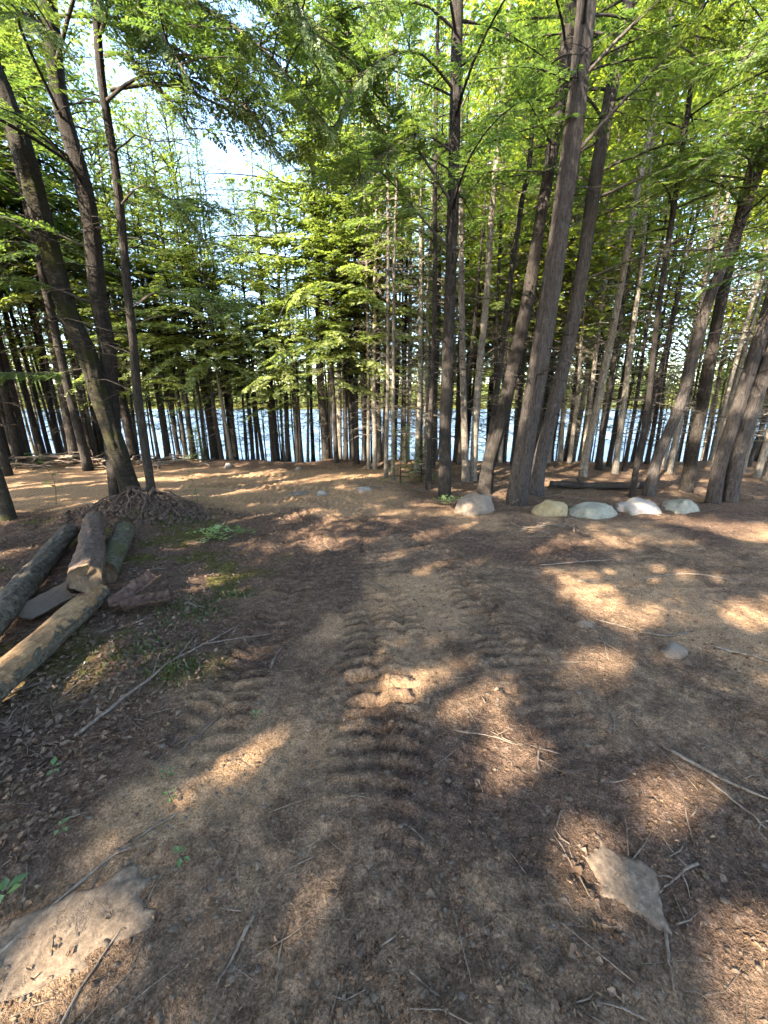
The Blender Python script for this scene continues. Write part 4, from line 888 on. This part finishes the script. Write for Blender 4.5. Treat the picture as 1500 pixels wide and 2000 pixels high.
# fallen log in the wood on the right
lg = empty("fallen_log", (4.05, 7.15, gz(4.05, 7.15) + 0.05), "dark fallen log lying in the wood behind the greenish boulder", "log")
v, q, t = tube(spline([(-0.85, 0.1, 0.02), (0, 0, 0.0), (0.85, -0.05, 0.03)], 40), 0.066, 18, rough=0.12, seed=6); g = Geo(); g.add(v, q, t); add_obj("bark", g.mesh("bark", M['bark'], True), lg)
v, q, t = tube(spline([(-0.3, 0, 0.04), (-0.42, -0.05, 0.15)], 6), 0.02, 8, seed=6); g = Geo(); g.add(v, q, t); add_obj("branch_stub", g.mesh("branch_stub", M['bark'], True), lg)

# ------------------------------------------------------------------ roots and soil at the foot of the three stems
rm = empty("root_mound", (-3.5, 5.3, gz(-3.5, 5.3)), "dark mound of roots and soil at the foot of the mossy trunk", "mound")
r = np.random.RandomState(12)
for k in range(26):
    a = r.uniform(-2.9, 0.5); x0, y0 = -3.65 + 0.2 * math.cos(a) + r.uniform(-0.3, 0.35), 5.55 + 0.1 * math.sin(a); L = r.uniform(0.35, 1.0); P = []
    for t in np.linspace(0, 1, 6):
        x = x0 + math.cos(a) * L * t + r.normal(0, 0.03); y = y0 + math.sin(a) * L * t * 0.8 + r.normal(0, 0.03)
        P.append((x + 3.5, y - 5.3, gz(x, y) - gz(-3.5, 5.3) + 0.10 * (1 - t) + r.uniform(-0.02, 0.06)))
    rd = r.uniform(0.006, 0.022); v, q, t = tube(spline(P, 16), np.linspace(rd, rd * 0.3, 16), 6, rough=0.1, seed=k); g = Geo(); g.add(v, q, t); add_obj("root", g.mesh("root", M['root'], True), rm)
g = Geo()
for k in range(900):
    x, y = r.normal(-3.4, 0.5), r.normal(5.2, 0.28); s = r.uniform(0.012, 0.05)
    v = np.array([(1, 0, 0), (-1, 0, 0), (0, 1, 0), (0, -1, 0), (0, 0, 1), (0, 0, -1)]) * s * r.uniform(0.6, 1.3, (6, 1)) + r.normal(0, 0.2 * s, (6, 3)) + np.array([x + 3.5, y - 5.3, gz(x, y) - gz(-3.5, 5.3) + s * 0.2])
    g.add(v, None, [(0, 2, 4), (2, 1, 4), (1, 3, 4), (3, 0, 4), (2, 0, 5), (1, 2, 5), (3, 1, 5), (0, 3, 5)])
tag(add_obj("soil_clods", g.mesh("soil_clods", M['root']), rm), kind='stuff')

# ------------------------------------------------------------------ sticks
def stick(pts, rd, label, group=None, name="stick", parent=None, mat='twig', lift=0.0, seed=0, forks=0, org=None):
    r = np.random.RandomState(seed); P = spline(np.array(pts, float), 14); z = terrain(P[:, 0], P[:, 1], True)
    P = P + r.normal(0, rd * 0.5, P.shape) * np.linspace(0, 1, 14)[:, None]; zz = np.maximum(z, np.convolve(np.pad(z, 2, mode='edge'), np.ones(5) / 5, 'valid')) + rd * 0.7 + lift * np.sin(np.linspace(0, 2.6, 14))
    Q = np.stack([P[:, 0], P[:, 1], zz], 1); o = np.array([Q[7, 0], Q[7, 1], 0]) if org is None else np.array(org)
    o3 = np.array([o[0], o[1], z[7] if org is None else o[2]]); g = Geo(); v, q, t = tube(Q - o3, np.linspace(rd, rd * 0.45, 14), 7, rough=0.12, rsc=(4, 20), seed=seed); g.add(v, q, t)
    for k in range(forks):
        i = r.randint(4, 11); d = Q[i + 1] - Q[i]; a = math.atan2(d[1], d[0]) + r.choice([-1, 1]) * r.uniform(0.4, 0.8); l = np.linalg.norm(Q[-1] - Q[0]) * r.uniform(0.2, 0.4)
        e = Q[i] + np.array([math.cos(a) * l, math.sin(a) * l, 0.01]); e[2] = gz(e[0], e[1]) + 0.012; v, q, t = tube(spline([Q[i] - o3, (Q[i] + e) / 2 - o3 + r.normal(0, 0.01, 3), e - o3], 7), np.linspace(rd * 0.6, rd * 0.25, 7), 5, seed=seed); g.add(v, q, t)
    ob = add_obj(name, g.mesh(name, M[mat], True), parent, None if parent is not None else tuple(o3))
    if parent is None: tag(ob, label, "stick", group)
    return ob
STG = "sticks lying on the dirt"
ST = [([(2.22, 2.23), (2.33, 2.16), (2.6, 1.95)], 0.011, "long pale stick running off the right edge beside the open dirt", 1),
      ([(1.33, 1.45), (1.48, 1.30), (1.75, 1.12)], 0.009, "long grey stick in the lower right pointing off the edge", 0),
      ([(1.42, 1.30), (1.47, 1.16), (1.52, 1.0)], 0.006, "thin curved stick under the long grey one at the lower right", 1),
      ([(1.60, 2.56), (1.70, 2.50), (1.83, 2.44)], 0.008, "short dark stick touching the forked sticks at mid right", 0),
      ([(1.83, 2.40), (2.0, 2.36), (2.24, 2.42)], 0.009, "forked stick lying level at mid right", 2),
      ([(1.78, 3.23), (1.88, 3.22), (1.98, 3.20)], 0.011, "short straight pale stick alone on the open dirt", 0),
      ([(-0.42, 0.83), (-0.44, 0.77), (-0.47, 0.68)], 0.006, "straight whitish stick in the lower middle left", 0),
      ([(0.07, 0.71), (0.12, 0.68), (0.17, 0.65)], 0.004, "small twig close to the bottom edge at the middle", 0),
      ([(-1.53, 1.52), (-1.33, 2.0), (-1.07, 2.53)], 0.010, "long crooked branch across the sunny patch below the logs", 3),
      ([(0.75, 1.48), (0.72, 1.41), (0.69, 1.33)], 0.006, "little upright-looking twig on the sunny dirt at lower centre right", 0),
      ([(1.19, 1.65), (1.17, 1.58), (1.11, 1.49)], 0.004, "thin bent twig in shade at the lower right", 1),
      ([(0.90, 0.82), (0.86, 0.75), (0.82, 0.67)], 0.006, "thin dark root-like stick on the buried rock at lower right", 0),
      ([(1.13, 0.98), (1.05, 0.95), (0.94, 0.90)], 0.005, "forked twig above the sunny lower right corner", 2),
      ([(-0.98, 1.40), (-0.92, 1.55), (-0.86, 1.66)], 0.006, "dark forked twig in shade left of the middle track", 1),
      ([(-0.70, 2.01), (-0.70, 2.15), (-0.66, 2.28)], 0.008, "dark twig standing off the left wheel track", 1),
      ([(-1.18, 0.72), (-1.02, 0.95), (-0.82, 1.15)], 0.006, "long thin stick above the large half buried rock", 1),
      ([(-0.86, 0.60), (-0.85, 0.72), (-0.80, 0.88)], 0.004, "long thin twig lying over the large half buried rock", 0),
      ([(1.52, 2.36), (1.49, 2.25), (1.45, 2.12)], 0.005, "curved thin twig below the flat tan stone", 0),
      ([(-1.9, 3.0), (-1.7, 2.85), (-1.45, 2.8)], 0.008, "dull twig on the litter right of the bark slab", 1),
      ([(2.4, 3.3), (2.9, 3.35), (3.3, 3.2)], 0.008, "thin stick lying level on the far right dirt", 0),
      ([(1.6, 3.6), (2.2, 3.7), (2.7, 3.6)], 0.007, "faint thin stick on the dirt in front of the boulders", 0),
      ([(-4.9, 5.95), (-4.5, 6.0), (-4.3, 5.98)], 0.015, "dark stick on the ground left of the mossy trunk", 0),
      ([(-0.2, 3.25), (0.0, 3.15), (0.05, 2.95)], 0.005, "thin twigs crossing the middle track", 2),
      ([(0.35, 1.55), (0.5, 1.52), (0.66, 1.45)], 0.004, "hair-thin twig beside the sunny patch at lower centre", 0)]
for i, (p, rd, lb, fk) in enumerate(ST): stick(p, rd, lb, STG, seed=50 + i, forks=fk)
def brush(x, y, sx, sy, n, label, seed, rd=(0.006, 0.018), L=(0.3, 0.9), up=0.12):
    root = empty("brush_pile", (x, y, gz(x, y)), label, "brush pile"); r = np.random.RandomState(seed)
    for k in range(n):
        cx, cy = r.normal(0, sx), r.normal(0, sy); a = r.uniform(0, math.pi); l = r.uniform(*L) / 2; h = abs(r.normal(0, up)) * math.exp(-(cx / sx) ** 2 / 3)
        P = [(cx + math.cos(a) * l * t, cy + math.sin(a) * l * t, gz(x + cx + math.cos(a) * l * t, y + cy + math.sin(a) * l * t) - gz(x, y) + h + r.uniform(-0.3, 0.3) * l * t * (h > 0.06) + 0.012) for t in (-1, 0, 1)]
        P[1] = tuple(np.array(P[1]) + r.normal(0, 0.03, 3)); d = r.uniform(*rd); v, q, t = tube(spline(P, 9), np.linspace(d, d * 0.4, 9), 5, seed=k); g = Geo(); g.add(v, q, t); add_obj("stick", g.mesh("stick", M['twig'], True), root)
    return root
brush(-7.9, 9.9, 0.9, 0.35, 46, "tangle of grey branches at the far left edge of the clearing", 3, (0.012, 0.04), (0.5, 1.6), 0.2)
brush(-5.6, 10.0, 0.8, 0.25, 26, "low grey brush on the bank right of the mossy trunk", 13, (0.01, 0.03), (0.4, 1.2), 0.12)
brush(-0.15, 7.55, 0.5, 0.25, 46, "flat bed of pale twigs at the foot of the thin centre stems", 4, (0.004, 0.010), (0.25, 0.7), 0.05)
brush(1.95, 4.75, 0.28, 0.14, 14, "small heap of sticks on the dirt in front of the yellowish boulder", 5, (0.006, 0.013), (0.2, 0.55), 0.03)
brush(2.0, 6.3, 0.5, 0.2, 24, "scattered twigs around the foot of the biggest grey trunk", 6, (0.004, 0.010), (0.2, 0.6), 0.04)

# ------------------------------------------------------------------ loose cover: dead leaves, chips, gravel, twigs
r = np.random.RandomState(88)
def spots(n, y0=0.5, y1=10.4, wide=1.25):
    y = np.exp(r.uniform(math.log(y0), math.log(y1), n)); x = r.uniform(-1, 1, n) * (0.7 + wide * y); return x, y
def flat_leaves(n, size, want, narrow=0.4, curl=0.35, y0=0.5):
    x, y = spots(n * 3, y0); p = want(x, y); k = r.rand(len(x)) < p; x, y = x[k][:n], y[k][:n]; n = len(x)
    z = gzf(x, y) + 0.006; a = r.rand(n) * 6.28; L = size * np.clip(r.lognormal(0, 0.4, n), 0.4, 1.7)[:, None]
    tilt = r.normal(0, 0.35, n); d = np.stack([np.cos(a), np.sin(a), tilt * 0.6], 1); s = np.stack([-np.sin(a), np.cos(a), r.normal(0, 0.35, n)], 1)
    up = np.zeros((n, 3)); up[:, 2] = 1; C = np.stack([x, y, z], 1); cu = (np.abs(r.normal(0, curl, n)))[:, None] * L
    A = C - d * L / 2; B = C + d * L / 2 + up * cu * 0.5; P = C + s * L * narrow + up * cu; Q = C - s * L * narrow * r.uniform(0.5, 1.1, (n, 1)) + up * cu * 0.8
    A[:, 2] = np.maximum(A[:, 2], z - 0.003); M1 = C + d * L * 0.3 + s * L * narrow * 0.9 + up * cu * 0.7
    return np.concatenate([np.stack([A, P, C], 1), np.stack([A, C, Q], 1), np.stack([C, P, M1], 1), np.stack([C, M1, B], 1), np.stack([C, B, Q], 1)])
g = Geo(); g.tris(flat_leaves(11000, 0.023, lambda x, y: 0.018 + 0.9 * litter_mask(x, y)))
tag(add_obj("leaf_litter", g.mesh("leaf_litter", M['deadleaf'])), "dead grey-brown leaves strewn over the forest floor", "leaves", kind='stuff')
g = Geo(); g.tris(flat_leaves(8000, 0.013, lambda x, y: 0.25 + 0.6 * litter_mask(x, y), 0.16, 0.15))
tag(add_obj("wood_chips", g.mesh("wood_chips", M['chip'])), "small wood chips and bark bits scattered on the dirt", "chips", kind='stuff')
def lumps(n, smin, smax, want, y0=0.5):
    x, y = spots(n * 2, y0); k = r.rand(len(x)) < want(x, y); x, y = x[k][:n], y[k][:n]; n = len(x); s = smin + (smax - smin) * r.rand(n) ** 4
    base = np.array([(1, 0, 0), (-1, 0, 0), (0, 1, 0), (0, -1, 0), (0, 0, 1), (0, 0, -1), (.6, .6, .4), (-.6, .6, .4), (-.6, -.6, .4), (.6, -.6, .4)])
    F = np.array([(0, 6, 9), (6, 4, 9), (0, 2, 6), (2, 7, 6), (6, 7, 4), (1, 7, 2), (1, 8, 7), (7, 8, 4), (3, 8, 1), (3, 9, 8), (8, 9, 4), (0, 9, 3), (2, 0, 5), (1, 2, 5), (3, 1, 5), (0, 3, 5)])
    V = base[None] * r.uniform(0.65, 1.25, (n, 10, 1)) * s[:, None, None] * np.stack([r.uniform(.8, 1.3, n), r.uniform(.7, 1.1, n), r.uniform(.45, .8, n)], 1)[:, None]
    V = V + np.stack([x, y, gzf(x, y) + s * 0.15], 1)[:, None]
    return V.reshape(-1, 3), (F[None] + np.arange(n)[:, None, None] * 10).reshape(-1, 3)
g = Geo(); v, t = lumps(5200, 0.0025, 0.014, lambda x, y: 0.7 - 0.4 * litter_mask(x, y)); g.add(v, None, t)
tag(add_obj("gravel", g.mesh("gravel", M['rock_grey'], True)), "fine gravel and pebbles in the dirt", "gravel", kind='stuff')
g = Geo(); v, t = lumps(8000, 0.003, 0.015, lambda x, y: sstep(0.42, 0.62, vnoise(x * 1.4, y * 1.4, 35)) * 0.9 + 0.1); g.add(v, None, t)
sm = g.mesh("soil_crumbs", M['soil'], True); at_ = sm.attributes.new('soil', 'FLOAT_COLOR', 'POINT'); at_.data.foreach_set('color', np.tile(np.array([0.45, 0.15, 0, 1], np.float32), len(sm.vertices)))
tag(add_obj("soil_crumbs", sm), "crumbs and clods of loose soil on the ground", "soil", kind='stuff')
g = Geo(); x, y = spots(2400); k = r.rand(len(x)) < 0.2 + 0.8 * litter_mask(x, y); x, y = x[k], y[k]
n = len(x); L = r.uniform(0.04, 0.22, n) * np.where(y < 4, 1, 1.6); a_ = r.rand(n) * 3.14; tt = np.array([-0.5, 0, 0.5])
PX = x[:, None] + np.cos(a_)[:, None] * L[:, None] * tt + r.normal(0, 0.006, (n, 3)); PY = y[:, None] + np.sin(a_)[:, None] * L[:, None] * tt + r.normal(0, 0.006, (n, 3))
PZ = gzf(PX.ravel(), PY.ravel()).reshape(n, 3) + 0.005; dd = r.uniform(0.0008, 0.0028, n) * (1 + 0.25 * y)
for k in range(n):
    v, q, _ = tube(np.stack([PX[k], PY[k], PZ[k]], 1), dd[k] * np.array([1, 1, 0.5]), 3, cap=False); g.add(v, q)
tag(add_obj("twig_litter", g.mesh("twig_litter", M['twig'])), "fine dry twigs and rootlets scattered over the ground", "twigs", kind='stuff')

# ------------------------------------------------------------------ small plants
def herb(x, y, n, h, leaf, label, seed, name="seedling", mat='herb', cat="plant", group=None, up=0.6):
    r = np.random.RandomState(seed); root = empty(name, (x, y, gz(x, y)), label, cat, group); st = Geo(); T = []
    P = spline([(0, 0, -0.02), (r.normal(0, .06) * h, r.normal(0, .06) * h, h * 0.5), (r.normal(0, .12) * h, r.normal(0, .12) * h, h)], 10); v, q, _ = tube(P, np.linspace(0.002 + 0.004 * h, 0.0015, 10), 5); st.add(v, q)
    for k in range(n):
        t = up + (1 - up) * (k + 0.5) / n; p = P[min(9, int(t * 9.99))]; a = k * 2.4 + r.uniform(-.4, .4); L = leaf * r.uniform(.7, 1.2)
        d = np.array([math.cos(a), math.sin(a), r.uniform(-.1, .45)]); s = np.array([-math.sin(a), math.cos(a), 0]); b = p + d * L * 0.25; e = b + d * L; v, q, _ = tube(np.array([p, b]), 0.0012, 3, cap=False); st.add(v, q)
        c = b + d * L * .5 - np.array([0, 0, L * .06]); w = L * 0.30; u = np.array([0, 0, L * .10])
        T += [[b, c + s * w + u, c], [b, c, c - s * w + u], [c, c + s * w + u, e - u], [c, e - u, c - s * w + u]]
    add_obj("stem", st.mesh("stem", M['branch']), root); add_obj("leaves", leaf_mesh("leaves", np.array(T), M[mat]), root)
def fernplant(x, y, n, L, label, seed, mat='fern'):
    r = np.random.RandomState(seed); root = empty("fern", (x, y, gz(x, y)), label, "fern"); pos = np.stack([r.normal(0, L * .45, n), r.normal(0, L * .3, n), r.uniform(0.02, 0.12, n)], 1); a = r.rand(n) * 6.28
    T = place_fronds(FR_MID, pos, np.stack([np.cos(a), np.sin(a), r.uniform(0.1, 0.7, n)], 1), np.tile([0, 0, 1.0], (n, 1)), L * r.uniform(.6, 1.1, n), r); add_obj("fronds", leaf_mesh("fronds", T, M[mat]), root)
    st = Geo(); v, q, _ = tube(np.array([(0, 0, -0.03), (0.01, 0, 0.1)]), 0.005, 5); st.add(v, q); add_obj("stem", st.mesh("stem", M['branch']), root)
herb(-5.30, 6.0, 16, 0.85, 0.12, "tall thin leafy sapling left of the mossy trunk", 1, "leafy_sapling", up=0.3)
herb(-3.00, 6.0, 18, 0.55, 0.10, "thin leafy sapling on the dirt right of the slim dark hemlock", 2, "leafy_sapling", up=0.25)
herb(-6.6, 6.4, 8, 0.95, 0.16, "single big-leaved sapling at the left edge of the open dirt", 7, "leafy_sapling", up=0.5)
fernplant(-2.05, 4.45, 26, 0.22, "pale green fern on the mossy side of the root mound", 3)
fernplant(-1.72, 4.55, 10, 0.16, "small darker green fern beside the pale one", 4, 'herb')
fernplant(1.02, 5.98, 22, 0.20, "pale fern at the foot of the upright dark hemlock", 5)
for i, (x, y, n, h, lf, lb) in enumerate([(-1.22, 0.84, 6, 0.09, 0.05, "green seedling with rounded leaves at the left edge above the half buried rock"), (-1.21, 1.06, 4, 0.06, 0.035, "small green seedling among roots at the left edge"),
        (-0.95, 1.29, 4, 0.035, 0.026, "tiny green seedling on the shaded litter above the others"), (-0.88, 1.20, 4, 0.035, 0.028, "tiny green seedling right of the leaf scraps at lower left"),
        (-0.72, 0.98, 4, 0.04, 0.03, "lone tiny seedling on dark dirt at lower left"), (-0.66, 1.62, 4, 0.04, 0.03, "tiny seedling beside the dim sunny patch at left"), (-1.45, 1.30, 4, 0.05, 0.035, "small seedling far left below the half stripped log")]):
    herb(x, y, n, h, lf, lb, 30 + i, group="seedlings at the lower left", up=0.7)
for i, (x, y, h, lb) in enumerate([(0.36, 7.75, 1.0, "knee-high green hemlock sapling at the foot of the thin centre stems"), (0.75, 7.9, 0.7, "low hemlock sapling right of the taller one at the centre back"), (-4.9, 10.1, 0.8, "small bushy hemlock sapling on the far bank right of the pale trunk")]):
    w, T = conifer(900 + i, h, 0.08, 0.45, 34, FR_FINE, 0.014, 0.05, 0.5, dead=0, segs=6)
    root = empty("hemlock_sapling", (x, y, gz(x, y)), lb, "sapling"); add_obj("stem", w.mesh("stem", M['bark'], True), root); add_obj("crown", leaf_mesh("crown", T, M['needle']), root)
# moss cushions
r = np.random.RandomState(5); T = []
for x, y, s, n in [(-2.78, 5.05, 0.20, 700), (-1.55, 2.75, 0.16, 420), (-1.35, 3.05, 0.10, 250), (-1.62, 2.15, 0.14, 300), (-1.25, 1.98, 0.08, 160), (-2.2, 4.75, 0.15, 260)]:
    px = r.normal(x, s, n); py = r.normal(y, s * .7, n); z = gzf(px, py); a = r.rand(n) * 6.28; h = r.uniform(.012, .035, n)
    A = np.stack([px, py, z], 1); d = np.stack([np.cos(a), np.sin(a), 0 * a], 1) * 0.010; tip = A + np.stack([r.normal(0, .008, n), r.normal(0, .008, n), h], 1); T.append(np.stack([A - d, A + d, tip], 1))
tag(add_obj("moss", leaf_mesh("moss", np.concatenate(T), M['moss'])), "low green moss patches on the litter beside the logs", "moss", kind='stuff')
